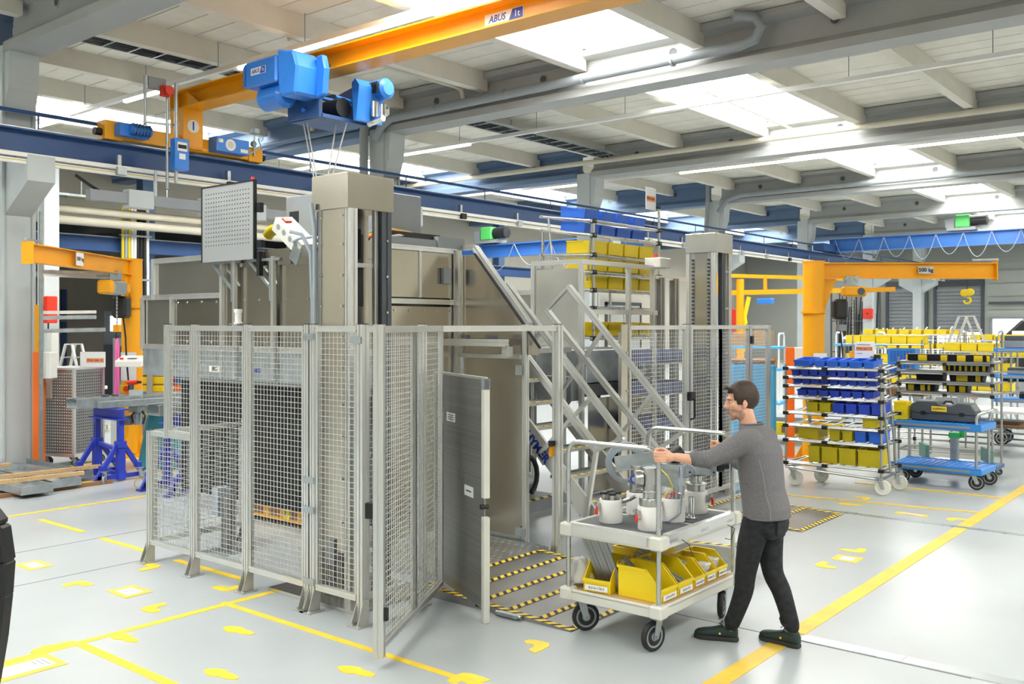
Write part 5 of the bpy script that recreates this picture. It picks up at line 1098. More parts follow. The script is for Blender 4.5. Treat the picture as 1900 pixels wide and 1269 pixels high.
def shoe(heel, toe, nm):
    heel, toe = V(*heel, 0), V(*toe, 0); d = (toe-heel); L = d.length; d.normalize(); n = Vector((-d.y, d.x, 0)); up = V(0,0,1)
    s = MB()
    loft(s, [(heel+d*L*t+up*(.018+h/2), hw, h/2, n, up) for t, hw, h in ((.0,.026,.07),(.06,.034,.088),(.25,.037,.098),(.42,.039,.082),(.6,.045,.066),(.8,.045,.056),(.93,.034,.046),(1.0,.016,.03))], 16)
    s.tube([heel+d*L*.2+up*.1+d*(.045*math.cos(t))+n*(.032*math.sin(t)) for t in [2*PI*j/16 for j in range(16)]], .011, 8, True)
    sh = put('shoe', remesh(s, .007, 3, ('shoe',)), man)
    q = [heel+d*L*t+n*wd for t, wd in ((-.02,.0),(.0,.028),(.1,.037),(.3,.038),(.45,.04),(.6,.047),(.8,.048),(.93,.038),(1.02,.012))] + [heel+d*L*t-n*wd for t, wd in ((1.02,.012),(.93,.038),(.8,.048),(.6,.047),(.45,.04),(.3,.038),(.1,.037),(.0,.028))]
    MB().prism(q[::-1], (0,0,.03)).build('sole', 'sole', sh, bevel=.006)
    l = MB()
    for k in range(4): t = .36+.07*k; l.tube([heel+d*L*t+n*.03+up*(.098-.022*k*.7), heel+d*L*(t+.02)+up*(.112-.02*k*.75), heel+d*L*(t+.04)-n*.03+up*(.096-.022*k*.7)], .0035, 5)
    l.tube([heel+d*L*.36+up*.115, heel+d*L*.34+n*.02+up*.14, heel+d*L*.42+n*.03+up*.12], .003, 5); l.build('lace', 'ink', sh); MB().cyl(heel+d*L*.4+n*.041+up*.055, heel+d*L*.4+n*.0425+up*.055, .008, 10).build('logo_dot', 'tape', sh)
    MB().tube([heel+d*L*.24+up*.105, heel+d*L*.22+up*.15], [.038,.037], 14).build('sock', 'sock', man, True)
shoe((.165,-.0), (.455,.075), 'l'); shoe((-.235,-.09), (.06,-.15), 'r')
def bystander(loc, rz, label, cloth, hairm, s=1.0, pants='jeans', bend=0):
    p = thing('person', label, 'person', loc, rz); b = MB(); M = head_mesh(b, (.12+bend*.2,0,1.62-bend*.2), 0, .35+bend*.3)
    chainr(b, [(.05+bend*.1,0,1.42-bend*.1),(.1+bend*.18,0,1.55-bend*.2)], [.06,.055]); loft(b, [((0,0,.9),.14,.1,(0,1,0),(1,0,0)),((.05+bend*.1,0,1.42-bend*.1),.16,.1,(0,1,0),(1,0,0))])
    for sd in (-1, 1): chainr(b, [(.05+bend*.1,sd*.19,1.4-bend*.1),(.15,sd*.26,1.15),(.38,sd*.18,1.08)], [.05,.042,.03]); b.ball((.43,sd*.17,1.08), .04, 10, (1.2,.6,.8)); chainr(b, [(0,sd*.09,.9),(.02,sd*.09,.5),(0,sd*.1,.06)], [.08,.055,.045]); b.ball((.07,sd*.1,.045), .05, 10, (2.2,.9,.9))
    for sd in (-1, 1):
        for k in range(4): chainr(b, [(.45,sd*(.15+.014*k),1.085),(.49,sd*(.15+.014*k),1.07),(.505,sd*(.15+.014*k),1.045)], [.009,.009,.008], 6, 2)
        chainr(b, [(.42,sd*.14,1.09),(.45,sd*.12,1.075),(.475,sd*.125,1.06)], [.011,.01,.008], 6, 2)
    put('body', remesh(b, .012, 3), p); c = MB(); loft(c, [((0,0,.85),.17,.125,(0,1,0),(1,0,0)),((.01,0,1.1),.17,.12,(0,1,0),(1,0,0)),((.04+bend*.08,0,1.36-bend*.1),.19,.115,(0,1,0),(1,0,0)),((.06+bend*.1,0,1.46-bend*.1),.09,.08,(0,1,0),(1,0,0))])
    for sd in (-1, 1): chainr(c, [(.05+bend*.1,sd*.17,1.39-bend*.1),(.15,sd*.26,1.15),(.22,sd*.24,1.12)], [.075,.058,.052])
    put('jacket', remesh(c, .014, 3, (cloth,)), p); j = MB(); loft(j, [((0,0,.96),.155,.11,(0,1,0),(1,0,0)),((0,0,.82),.165,.12,(0,1,0),(1,0,0))])
    for sd in (-1, 1): chainr(j, [(0,sd*.09,.86),(.02,sd*.09,.5),(0,sd*.1,.1)], [.095,.07,.055])
    put('trousers', remesh(j, .014, 3, (pants,)), p); hm = hair_mesh(M, hairm, lambda q: q.z > .07 or (q.x < -.01 and q.z > -.03)); h_ = hm.build('hair', hairm, p, True); so = h_.modifiers.new('s', 'SOLIDIFY'); so.thickness = .012
    return p
bystander((-4.98, 15.35, 0), math.radians(205), 'worker with short brown hair half hidden behind the blue bin rack', 'white_cloth', 'hair', bend=.12)
bystander((-7.0, 30.2, 0), math.radians(200), 'worker in a bright blue shirt bending behind the step ladder', 'blue_cloth', 'hair', bend=.5)
bystander((-6.2, 30.9, 0), math.radians(190), 'grey-haired worker leaning over the rear bin racks', 'grey_dark', 'hair_grey', bend=.35)
# ================================================================ RIGHT HAND SIDE
def tubes(par, segs, r=.014, name='tube', mt='rack_tube'):
    for p, q in segs: MB().cyl(p, q, r, 8).build(name, mt, par, True)
# ---- mobile bin rack with blue and yellow bins
RX0, RX1, RY0, RY1 = -5.28, -4.0, 12.42, 12.98
rk = thing('mobile_bin_rack', 'mobile tube rack full of blue and yellow bins behind the man', 'rack', (0, 0, 0))
tubes(rk, [((RX0,RY0,.26),(RX0,RY0,1.66)),((RX1,RY0,.22),(RX1,RY0,1.66)),((RX0+.14,RY1,.26),(RX0+.1,RY1,1.6)),((RX1+.02,RY1,.24),(RX1-.1,RY1,1.66)),((RX1+.1,RY0+.05,.3),(RX1-.05,RY0+.1,1.68)),((RX0+.2,RY1-.03,.3),(RX0+.02,RY1-.03,1.5))], .017, 'upright')
lv = [1.6, 1.475, 1.36, 1.2, .99, .82, .62, .31]; up_ = [.05,.05,.05,.05,.03,.03,.03,.02]
for z, u in zip(lv, up_):
    tubes(rk, [((RX0-.04,RY0,z),(RX1+.04,RY0,z)),((RX0-.04,RY0+.06,z+.01),(RX1+.04,RY0+.06,z+.01)),((RX0+.06,RY1,z+u),(RX1+.05,RY1,z+u)),((RX0,RY0-.02,z),(RX0+.04,RY1+.04,z+u)),((RX1,RY0-.02,z),(RX1+.04,RY1+.04,z+u))], .014, 'shelf_tube')
    m = MB()
    for k in range(8): m.bar((RX0+.1+k*.16,RY0,z+.008), (RX0+.1+k*.16,RY1,z+u+.008), .03, .008)
    m.build('roller_track', 'galv', rk)
    for p in ((RX0,RY0,z),(RX1,RY0,z),(RX1+.04,RY1,z+u),((RX0+RX1)/2-.1,RY0,z)): MB().box(p, (.075,.042,.045)).build('tube_joint', 'black', rk)
tubes(rk, [((RX0,RY0,.25),(RX1,RY0,.2)),((RX0+.1,RY1,.25),(RX1,RY1,.22)),((RX0,RY0,.25),(RX0+.1,RY1,.25)),((RX1,RY0,.2),(RX1,RY1,.22))], .017, 'base_tube')
for x, y in ((RX0+.08,RY0+.04),(RX1-.02,RY0+.0),(RX0+.25,RY1-.02),(RX1+.02,RY1)): caster(rk, x, y, .22, .1, .3, 'wheel_white', 'wheel_white', w=.045)
rs = thing('rack_sign', 'white and orange placard on top of the mobile bin rack', 'sign', (-4.25, 12.75, 1.75), .1)
MB().bx(-.2, .06, -.004, .004, .0, .22).build('placard', 'paper', rs); MB().bx(-.18, .03, -.006, -.004, .1, .155).build('orange_field', 'ink_orange', rs); text('PVG 3x1 15', .04, 'ink', rs, (-.075, -.007, .127), FRONT); m = MB(); m.bx(-.17, .0, -.006, -.004, .175, .182); m.bx(-.17, -.1, -.006, -.004, .06, .066); m.build('placard_print', 'ink', rs)
MB().tube([(.09,0,-.1),(.09,0,.02),(.0,0,.02)], .016, 8).build('pole', 'tubing', rs); MB().bx(.05, .13, -.03, .03, -.0, .05).build('pole_clamp', 'black', rs)
BINM = {}
def bn(w, d, h, mt):
    k = (w, d, h, mt)
    if k not in BINM: BINM[k] = bin_mesh(w, d, h, mt)
    return BINM[k]
rows = [(0, 'top', [(-5.08,.24,'b'),(-4.83,.15,'b'),(-4.66,.17,'b'),(-4.51,.12,'b'),(-4.35,.19,'b'),(-4.18,.15,'b')], .085),
        (1, 'second', [(-5.17+.127*k,.12,'d') for k in range(9)], .075), (2, 'third', [(-5.15+.127*k,.12,'d') for k in range(9)], .07),
        (3, 'fourth', [(-5.08+.15*k,.14,'d') for k in range(7)], .085), (4, 'fifth', [(-4.93,.16,'y'),(-4.76,.17,'y'),(-4.58,.17,'d'),(-4.41,.16,'d'),(-4.24,.16,'d'),(-4.08,.14,'d')], .13),
        (5, 'sixth', [(-4.17,.2,'y')], .13), (6, 'seventh', [(-4.99,.3,'y'),(-4.63,.16,'y'),(-4.46,.15,'y'),(-4.29,.16,'b'),(-4.1,.18,'b')], .14),
        (7, 'lowest', [(-4.91,.17,'y'),(-4.7,.23,'y'),(-4.46,.24,'y'),(-4.18,.3,'y')], .22)]
CN = {'b': ('blue_bright','bright blue'), 'd': ('blue_box','dark blue'), 'y': ('yellow_dull','mustard yellow')}
for li, nm, bs, hh in rows:
    for k, (x, w, c) in enumerate(bs):
        o = put('storage_bin', bn(round(w-.026,3), .36, hh, CN[c][0]), None, (x, RY0+.06, lv[li]+.032), 0, 0, '%s bin, %s in the row, on the %s shelf of the mobile rack' % (CN[c][1], ORD[k], nm), 'storage bin', 'bins on the mobile rack')
        o.rotation_euler = (math.atan2(up_[li], RY1-RY0), 0, 0)
# ---- blue cart with tool case
bc2 = thing('blue_trolley', 'blue two-deck trolley with black wheels carrying a dark tool case', 'trolley', (-3.64, 13.92, 0), -.03)
for z0, z1, nm in ((.2,.29,'lower_deck'),(.78,.87,'upper_deck')):
    m = MB(); m.bx(-.62, .58, -.36, .36, z0, z1-.012); m.bx(-.62, .58, -.36, -.34, z1-.012, z1); m.bx(-.62, .58, .34, .36, z1-.012, z1); m.build(nm, 'cart_blue', bc2, bevel=.008)
    rm_ = MB().bx(-.012, .012, -.33, .33, z1-.012, z1-.004).mesh('deck_rib', 'cart_blue')
    for k in range(14): put('deck_rib', rm_, bc2, (-.56+k*.08, 0, 0))
    MB().bx(-.52, .44, -.366, -.36, z0+.03, z1-.03).build('edge_strip', 'grey_mid', bc2)
tubes(bc2, [((sx,sy,.29),(sx,sy,.78)) for sx in (-.56,.5) for sy in (-.3,.3)], .02, 'post')
MB().tube([(.5,-.3,.87),(.5,-.3,.95),(.53,-.3,1.0),(.6,-.3,1.03),(.62,-.1,1.05),(.62,.1,1.05),(.6,.3,1.03),(.53,.3,.98),(.5,.3,.87)], .02, 10).build('push_handle', 'tubing', bc2, True)
for x, y in ((-.5,-.27),(.46,-.27),(-.5,.27),(.48,.27)): caster(bc2, x, y, .215, .1, .35, 'black', 'grey_mid', w=.05)
tc = thing('tool_case', 'dark grey moulded tool case with yellow badge on the blue trolley', 'case', (-3.62, 13.78, .872), -.03)
m = MB(); sec = [(-.42,0,0),(.4,0,0),(.42,0,.03),(.42,0,.16),(.36,0,.25),(.18,0,.26),(.1,0,.22),(-.02,0,.22),(-.08,0,.27),(-.34,0,.27),(-.42,0,.22)]
m.prism(sec, (0,.28,0)); m.build('case_shell', 'grey_dark', tc, bevel=.015); MB().bx(-.425, .425, -.006, .286, .1, .108).build('case_seam', 'black', tc); m = MB(); m.tube([(-.03,.14,.22),(-.0,.14,.265),(.08,.14,.265),(.12,.14,.22)], .014, 8); m.build('case_handle', 'black', tc)
bd = MB().bx(-.14, .06, -.012, -.004, .13, .2).build('badge', 'tape', tc, bevel=.004); text('ENERPAC', .042, 'ink', bd, (-.04, -.0135, .167), FRONT, depth=.0005); m = MB()
for x in (-.25, .25): m.bx(x-.03, x+.03, -.01, 0, .08, .13)
m.build('case_latch', 'black', tc)
for k in range(2): put('storage_bin', bn(.17,.24,.12,'yellow_box'), None, (-4.16, 13.72, .872+.124*k), 0, 0, 'yellow bin %s on the blue trolley beside the tool case' % ('under another' if k == 0 else 'stacked on another'), 'storage bin', 'stacked bins on the blue trolley')
# low floor dolly behind with green clamps
fd = thing('floor_dolly', 'low blue dolly with green clamp and speckled green blocks', 'dolly', (-3.75, 15.0, 0))
MB().bx(-.55, .6, -.25, .25, .12, .17).build('dolly_frame', 'runway', fd); MB().bx(-.3, .3, -.12, .12, .17, .2).build('dolly_plate', 'galv', fd); MB().prof((-.02,0,.2), (-.02,0,.52), .1).build('clamp_post', 'galv', fd); m = MB(); m.bx(-.09, .06, -.05, .05, .52, .6); m.bx(.05, .12, -.02, .02, .53, .68); m.cyl((.085,0,.68),(.085,0,.76),.03,8); m.build('clamp_head', 'green', fd)
mat('speckle', '#5f8a80', .6, 0, .5, 60)
for x in (-.45, .42): MB().box((x,0,.3), (.05,.42,.2), .5).build('speckled_block', 'speckle', fd)
for x in (-.5,.5):
    for y in (-.2,.2): caster(fd, x, y, .12, .05, .2, 'black', 'grey_mid', w=.03)
# ---- flat shelf rack with brushes
br = thing('shelf_rack', 'silver tube rack with four flat shelves of black and yellow brush boxes', 'rack', (0, 0, 0))
BX0, BX1, BY0, BY1 = -4.8, -3.42, 15.75, 16.35
tubes(br, [((x,y,.0),(x,y,1.68)) for x in (BX0,BX1) for y in (BY0,BY1)], .018, 'upright')
bl = [1.62, 1.47, 1.31, 1.14]
for z in bl: MB().bx(BX0-.02, BX1+.02, BY0-.02, BY1+.02, z-.03, z).build('shelf_board', 'alu_dark', br); tubes(br, [((BX0,BY0,z-.045),(BX1,BY0,z-.045))], .014, 'shelf_tube'); [MB().box((x,BY0,z-.045), (.06,.045,.05)).build('tube_joint', 'black', br) for x in (BX0,BX1,-4.1)]
for z in (.55,.2): tubes(br, [((BX0,BY0,z),(BX1,BY0,z)),((BX0,BY1,z),(BX1,BY1,z)),((BX0,BY0,z),(BX0,BY1,z))], .014, 'shelf_tube')
def brush(x, z, w, lab, yel, y=15.86):
    b = thing('brush_box', lab, 'brush box', (x, y, z+.003), 0, 'brush boxes on the flat shelves')
    m = MB(); m.prism([(-w*.46,0,0),(w*.46,0,0),(w*.5,0,.105),(-w*.5,0,.105)], (0,.25,0)); m.build('box_body', 'black', b, bevel=.006)
    n = int(w/.012); mb = MB()
    for k in range(n): xx = -w*.46+w*.92*k/n; mb.prism([(xx,-.003,.0),(xx+.006,-.003,.0),(xx+.008,-.003,.1),(xx,-.003,.1)], (0,-.006,0))
    mb.build('black_bristle', 'black_matte', b, kind='stuff')
    for u, ww in yel:
        m = MB()
        for k in range(int(ww/.009)): xx = u*w-ww/2+k*.009; m.prism([(xx+.001,-.01,.002),(xx+.007,-.01,.002),(xx+.0085,-.01,.095),(xx,-.01,.095)], (0,-.004,0))
        m.build('yellow_bristle', 'yellow_box', b, kind='stuff')
brush(-4.1, bl[0], 1.28, 'long brush box with five yellow tufts on the top flat shelf', ((-.47,.03),(-.28,.14),(-.03,.1),(.17,.13),(.36,.13),(.47,.05)))
brush(-3.83, bl[1], .68, 'brush box with many narrow yellow tufts on the second flat shelf', ((-.44,.05),(-.34,.03),(-.22,.03),(-.1,.04),(.02,.04),(.14,.03),(.26,.05),(.4,.05)))
brush(-4.36, bl[2], .42, 'plain black brush box on the third flat shelf', ()); brush(-3.82, bl[2], .5, 'black brush box with two yellow tufts on the third flat shelf', ((-.1,.17),(.36,.08)))
brush(-4.5, bl[3], .46, 'brush box with three small tufts at the left of the lowest flat shelf', ((-.3,.09),(.1,.08),(.3,.04))); brush(-3.95, bl[3], .32, 'short brush box at the middle of the lowest flat shelf', ((-.22,.09),(.25,.09)))
# ---- blue shelf trolley at the edge of the view
bt2 = thing('shelf_trolley', 'tall blue shelf trolley with four decks beside the brush rack', 'trolley', (-3.66, 19.25, 0), .05)
for z in (.42,.87,1.3,1.78): m = MB(); m.bx(-.45, .45, -.3, .3, z-.08, z-.01); m.build('shelf', 'cart_blue', bt2, bevel=.008); MB().bx(-.38, .38, -.305, -.3, z-.065, z-.03).build('edge_strip', 'grey_mid', bt2)
tubes(bt2, [((sx,sy,.3),(sx,sy,1.98)) for sx in (-.4,.4) for sy in (-.26,.26)], .02, 'post'); MB().tube([(-.4,-.26,1.98),(-.38,-.24,2.05),(-.36,.0,2.08),(-.38,.24,2.05),(-.4,.26,1.98)], .02, 8).build('push_handle', 'tubing', bt2, True)
for x in (-.36,.36):
    for y in (-.22,.22): caster(bt2, x, y, .34, .13, 0, 'black', 'grey_plastic', w=.05)
for x, y, z, s, lab in ((-.1,0,1.77,(.4,.3,.22),'grey instrument case on the top deck of the blue shelf trolley'),(.0,.0,1.29,(.5,.3,.12),'flat grey case on the second deck of the blue shelf trolley'),(.1,0,.86,(.3,.3,.12),'small black case on the third deck of the blue shelf trolley')):
    c = thing('instrument_case', lab, 'case', (-3.66+x, 19.25+y, z+.003)); MB().bx(-s[0]/2, s[0]/2, -s[1]/2, s[1]/2, 0, s[2]*.6).build('case_base', 'grey_mid' if z > 1 else 'black', c, bevel=.01); MB().bx(-s[0]/2+.01, s[0]/2-.01, -s[1]/2+.01, s[1]/2-.01, s[2]*.6, s[2]).build('case_lid', 'grey_dark', c, bevel=.01)
# ---- step ladder
def stepladder(loc, rz, h, sp, wd, n, lab):
    l = thing('step_ladder', lab, 'ladder', loc, rz)
    for s in (-1, 1):
        m = MB(); m.bar((s*.08,-wd*.4,h), (s*sp,-wd*.5,0), .03, .075, (0,1,0)); m.build('ladder_rail', 'alu', l); m = MB(); m.bar((s*.08,wd*.4,h), (s*sp,wd*.5,0), .03, .075, (0,1,0)); m.build('ladder_rail', 'alu', l)
        for k in range(1, n): u = k/n; x = s*(sp+(.08-sp)*u); MB().bx(x-.04, x+.04, -wd*.48, wd*.48, h*u-.015, h*u+.015).build('rung', 'alu', l)
    MB().bx(-.1, .1, -wd*.42, wd*.42, h-.01, h+.02).build('top_platform', 'alu', l); return l
stepladder((-5.6, 23.3, 0), .66, 2.38, 1.05, .5, 8, 'aluminium double step ladder rising behind the brush rack')
# ---- rear flow racks with yellow bins
fr = bn(.3,.4,.17,'yellow_box'); fr2 = bn(.24,.35,.13,'yellow_box'); rn = 0
def flow_rack(x0, x1, y, zs, n, lab, short):
    global rn
    t = thing('flow_rack', lab, 'rack', (x0, y, 0)); L = x1-x0
    tubes(t, [((x,yy,0),(x,yy,zs[0]+.1)) for x in (0,L) for yy in (0,.6)], .018, 'upright')
    for z in zs: tubes(t, [((-.03,0,z),(L+.03,0,z)),((-.03,.6,z+.08),(L+.03,.6,z+.08))], .016, 'shelf_tube'); MB().bx(0, L, .0, .6, z+.005, z+.015).build('shelf_sheet', 'galv', t)
    for li, z in enumerate(zs):
        for k in range(n): put('storage_bin', fr if n < 6 else fr2, None, (x0+L*(k+.5)/n, y+.06, z+.02), 0, 0, 'yellow bin, %s on the %s level of the %s' % (ORD[k], ORD[li], short), 'storage bin', 'bins in the rear flow racks')
flow_rack(-7.35, -5.75, 20.4, (1.78,1.38,.95), 5, 'yellow flow rack left of the step ladder, behind the blue crates', 'rack behind the crates')
flow_rack(-5.6, -4.3, 21.4, (1.62,1.2,.8), 4, 'yellow flow rack under the step ladder', 'rack under the ladder')
flow_rack(-8.9, -6.4, 26.0, (1.92,1.55,1.1), 8, 'long rear rack of yellow bins, below the far shutters', 'long rear rack')
flow_rack(-6.1, -4.2, 25.6, (1.8,1.4,1.0), 7, 'rear rack of yellow bins, beside the far window', 'rear rack by the window')
# assembly bench structure behind the blue trolley
fb = thing('tube_frame_bench', 'long low tube frame bench with white top behind the blue trolley', 'bench', (-5.2, 17.3, 0))
MB().bx(-.4, 2.0, 0, 1.0, .72, .76).build('bench_top', 'white', fb); MB().bx(-.4, 2.0, 0, .9, .5, .53).build('bench_shelf', 'wood_dark', fb)
tubes(fb, [((x,yy,0),(x,yy,.72)) for x in (-.35,.2,.8,1.4,1.95) for yy in (0,.95)]+[((-.4,0,z),(2,0,z)) for z in (.2,.4,.62)]+[((-.4,.95,z),(2,.95,z)) for z in (.2,.4)], .016, 'frame_tube')
for x in (-.35,.2,.8,1.4,1.95): MB().box((x,0,.2), (.05,.045,.06)).build('tube_joint', 'black', fb); MB().box((x,0,.4), (.05,.045,.06)).build('tube_joint', 'black', fb)
# crates and carts in the middle distance
def crate(loc, s, lab, mt='cart_blue'):
    c = thing('folding_crate', lab, 'crate', loc, .1, 'blue crates behind the mobile rack'); w, d, h = s
    MB().tray(-w/2, w/2, -d/2, d/2, 0, h, .012).build('crate_shell', mt, c); m = MB()
    for i in range(7):
        for j in range(4): m.bx(-w*.42+w*.84*i/7+.012, -w*.42+w*.84*(i+1)/7-.012, -d/2-.003, -d/2, h*(.12+.19*j), h*(.12+.19*j)+h*.13)
    m.build('crate_grille', 'blue_box', c, kind='stuff')
crate((-5.02,16.75,1.38), (.44,.4,.2), 'lower blue crate on the tube stand behind the mobile rack', 'cart_blue'); crate((-5.02,16.75,1.585), (.44,.4,.2), 'upper blue crate stacked behind the mobile rack', 'cart_blue')
cs = thing('crate_stand', 'tube stand with wooden shelf under the blue crates', 'stand', (-5.0, 16.75, 0)); tubes(cs, [((sx,sy,0),(sx,sy,1.36)) for sx in (-.35,.35) for sy in (-.24,.24)], .018, 'upright'); MB().bx(-.37, .37, -.26, .26, 1.35, 1.378).build('stand_top', 'alu_dark', cs); MB().bx(-.37, .37, -.26, .26, 1.0, 1.12).build('stand_shelf', 'wood_dark', cs)
def skycart(loc, lab, w=1.0, zs=(.35,1.35,1.75), rz=.6, goods=True):
    t = thing('sky_blue_cart', lab, 'cart', loc, rz)
    for z in zs: MB().bx(-w/2, w/2, -.3, .3, z-.05, z).build('shelf', 'sky_blue', t, bevel=.006)
    tubes(t, [((sx,sy,.2),(sx,sy,zs[-1]+.2)) for sx in (-w/2+.04,w/2-.04) for sy in (-.26,.26)], .02, 'post', 'white')
    for sx in (-w/2+.04, w/2-.04): MB().tube([(sx,-.26,zs[-1]+.2),(sx,-.2,zs[-1]+.26),(sx,.2,zs[-1]+.26),(sx,.26,zs[-1]+.2)], .02, 8).build('end_handle', 'white', t, True)
    for x in (-w/2+.1,w/2-.1):
        for y in (-.22,.22): caster(t, x, y, .3, .08, 0, 'black', 'grey_mid')
    return t
skycart((-7.7, 22.4, 0), 'sky-blue shelf cart with wrapped goods behind the yellow jib pillar', 1.05)
for k, (dx_, z) in enumerate(((-.25,1.75),(.15,1.75),(-.2,1.35),(.2,1.35))):
    m = MB(); m.ball((0,0,.09), .1, 14, (2.0,1.3,.9)); o = m.build('wrapped_bundle', 'clear', None, True, loc=(-7.7+dx_*.8, 22.4+dx_*.6, z+.005), label='%s film-wrapped bundle on the sky-blue cart behind the jib pillar' % ('upper left','upper right','lower left','lower right')[k], cat='bundle', group='film-wrapped bundles'); o.rotation_euler = (0, 0, .6)
skycart((-8.6, 18.6, 0), 'sky-blue cart with cardboard boxes right of the far fence', 1.2, (.6,1.3,1.75), .2)
for k, (dx_, z, s, mt) in enumerate(((-.3,1.75,(.4,.3,.25),'cardboard'),(.25,1.75,(.35,.3,.32),'cardboard'),(-.3,1.3,(.45,.4,.14),'white'),(.33,1.3,(.35,.3,.2),'cardboard'),(0,.6,(.6,.36,.25),'wood_dark'))):
    c = thing('carton', ('low brown carton on the top shelf of the cart by the far fence','tall brown carton on the top shelf of the cart by the far fence','flat white tray on the middle shelf of the cart by the far fence','brown carton on the middle shelf of the cart by the far fence','wooden box on the bottom shelf of the cart by the far fence')[k], 'carton', (-8.6+dx_*.8, 18.6+.2*dx_*.8, z+.003), .2); MB().bx(-s[0]/2, s[0]/2, -s[1]/2, s[1]/2, 0, s[2]).build('carton_body', mt, c, bevel=.004); MB().bx(-s[0]/2, s[0]/2, -.025, .025, s[2], s[2]+.002).build('packing_tape', 'wood', c)
# orange bracket post with white switch box
op = thing('orange_post', 'orange steel post with white switch box in front of the jib pillar', 'post', (-6.35, 15.1, 0), .5)
MB().bx(-.07, .07, -.05, .05, 0, 1.82).build('post_profile', 'orange', op, bevel=.006); MB().bx(-.13, .13, -.11, .11, 0, .015).build('post_foot', 'orange', op); MB().bx(.07, .3, -.1, .08, 1.2, 1.82).build('switch_box', 'white', op, bevel=.008); MB().bx(.2, .34, -.11, -.1, 1.5, 1.8).build('glass_cover', 'grey_dark', op); MB().cyl((.2,-.12,1.4), (.42,-.16,1.42), .05, 10).build('power_socket', 'runway', op, True)
# red first-aid style boxes, wrapped pallet, pallet truck
for nm, loc, lab, sc_ in (('alarm_box',(-15.0,44.7,2.7),'square red box on the far grey column',.75),('alarm_box',(-11.6,23.6,2.3),'red cabinet under the orange frame crane',1.0)):
    c = thing(nm, lab, 'alarm box', loc); MB().bx(-.3*sc_, .3*sc_, -.1, .1, -.32*sc_, .32*sc_).build('box_body', 'red', c, bevel=.03); MB().cyl((0,-.105,0), (0,-.1,0), .05*sc_, 10).build('box_lock', 'ink', c); (MB().bx(-.05, .05, .1, .2, -.1, .1) if sc_ < 1 else MB().bx(-.04, .04, .1, .18, -2.3, .2)).build('mounting', 'grey_mid', c)
wp = thing('wrapped_pallet', 'pallet load wrapped in light blue film behind the far fence', 'pallet', (-7.15, 15.25, 0), .6); MB().bx(-.4, .4, -.5, .5, 0, .14).build('pallet', 'wood', wp); m = MB(); m.bx(-.38, .38, -.48, .48, .14, 1.55); m.build('film_wrap', 'sky_blue', wp, bevel=.05); MB().bx(-.36, .36, -.46, .46, 1.55, 1.6).build('lid_board', 'wood_dark', wp)
yt = thing('lift_truck_base', 'low yellow mobile lift base beyond the far fence', 'lift base', (-7.1, 17.0, 0), .3); MB().bx(-.9, .9, -.45, .45, .18, .42).build('base_body', 'yellow_box', yt, bevel=.015); MB().bx(-.88, .88, -.43, .43, .42, .5).build('base_deck', 'grey_mid', yt); m = MB()
for x in (-.6,-.15,.3): m.bx(x, x+.3, -.456, -.45, .22, .36)
m.build('fork_pocket', 'wood_dark', yt); [caster(yt, x, y, .2, .08, 0, 'black', 'grey_mid') for x in (-.7,.7) for y in (-.3,.3)]
bp2 = thing('barrier_post', 'red and white striped barrier post beyond the far fence', 'barrier', (-7.6, 19.6, 0)); MB().lathe([(.15,0),(.15,.03),(.03,.05)], (0,0,0), 14).build('barrier_foot', 'black', bp2)
for k in range(6): MB().cyl((0,0,.05+k*.18), (0,0,.23+k*.18), .035, 10).build('barrier_band', 'red' if k % 2 else 'white', bp2)
# tall dark tube stock rack against the far wall, shelf of bottles and hooks
tr_ = thing('rod_rack', 'tall rack of black rods against the far end wall', 'rod rack', (-20.4, 55.2, 0))
for k in range(26): MB().cyl((k*.095,.2*math.sin(k*1.7),.1), (k*.095+.06*math.sin(k),.25,3.5+.7*math.sin(k*2.3)), .035, 5).build('rod', 'black', tr_)
m = MB(); m.bar((-.2,-.2,2.4), (2.6,-.2,2.4), .06); m.bar((-.2,-.2,.6), (2.6,-.2,.6), .06); m.bar((-.2,-.2,0), (-.2,-.2,4.2), .08); m.bar((2.6,-.2,0), (2.6,-.2,4.2), .08); m.build('rack_frame', 'grey_dark', tr_)
hk = thing('hook_stand', 'white stand with many upright hooks in front of the far column', 'stand', (-8.9, 30.5, 0))
MB().bx(-1.2, 1.2, -.3, .3, 1.1, 1.16).build('stand_table', 'white', hk)
for k in range(14): MB().tube([(-1.1+k*.17,.1*math.sin(k*2),1.16),(-1.1+k*.17,.1*math.sin(k*2),2.0+.12*math.sin(k*3.1)),(-1.05+k*.17,.1*math.sin(k*2),2.08+.12*math.sin(k*3.1))], .022, 6).build('hook_rod', 'white', hk)
for x in (-1.1,1.1): MB().bx(x-.04, x+.04, -.25, .25, 0, 1.1).build('stand_leg', 'white', hk)
mc = thing('mesh_cage', 'light grey mesh cage trolley in front of the far shutter', 'cage', (-7.6, 28.2, 0)); put('wire_mesh', mesh_grid(MB(), 1.2, .3, 1.95, -.6, .1, .012).mesh('wire_mesh', 'grey_plastic'), mc); tubes(mc, [((x,y,.1),(x,y,2.0)) for x in (-.6,.6) for y in (0,.7)]+[((-.6,0,2),(.6,0,2)),((-.6,0,.3),(.6,0,.3)),((-.6,.7,2),(.6,.7,2))], .025, 'cage_tube'); MB().bx(-.6, .6, .0, .7, .0, .16).build('cage_floor', 'grey_mid', mc)
bm = thing('covered_machine', 'machine under a black cover near the far window', 'machine', (-6.1, 33.5, 0)); m = MB(); m.prism([(-.9,-.5,.4),(1.0,-.5,.4),(1.05,-.5,1.8),(.5,-.5,2.35),(-.2,-.5,2.4),(-.9,-.5,1.7)], (0,1.0,0)); m.build('cover', 'black', bm, bevel=.1); MB().bx(-.95, 1.1, -.55, .55, 0, .4).build('machine_base', 'grey_mid', bm); MB().bx(-.5, .1, -.52, -.5, 1.7, 2.0).build('notice', 'paper', bm)
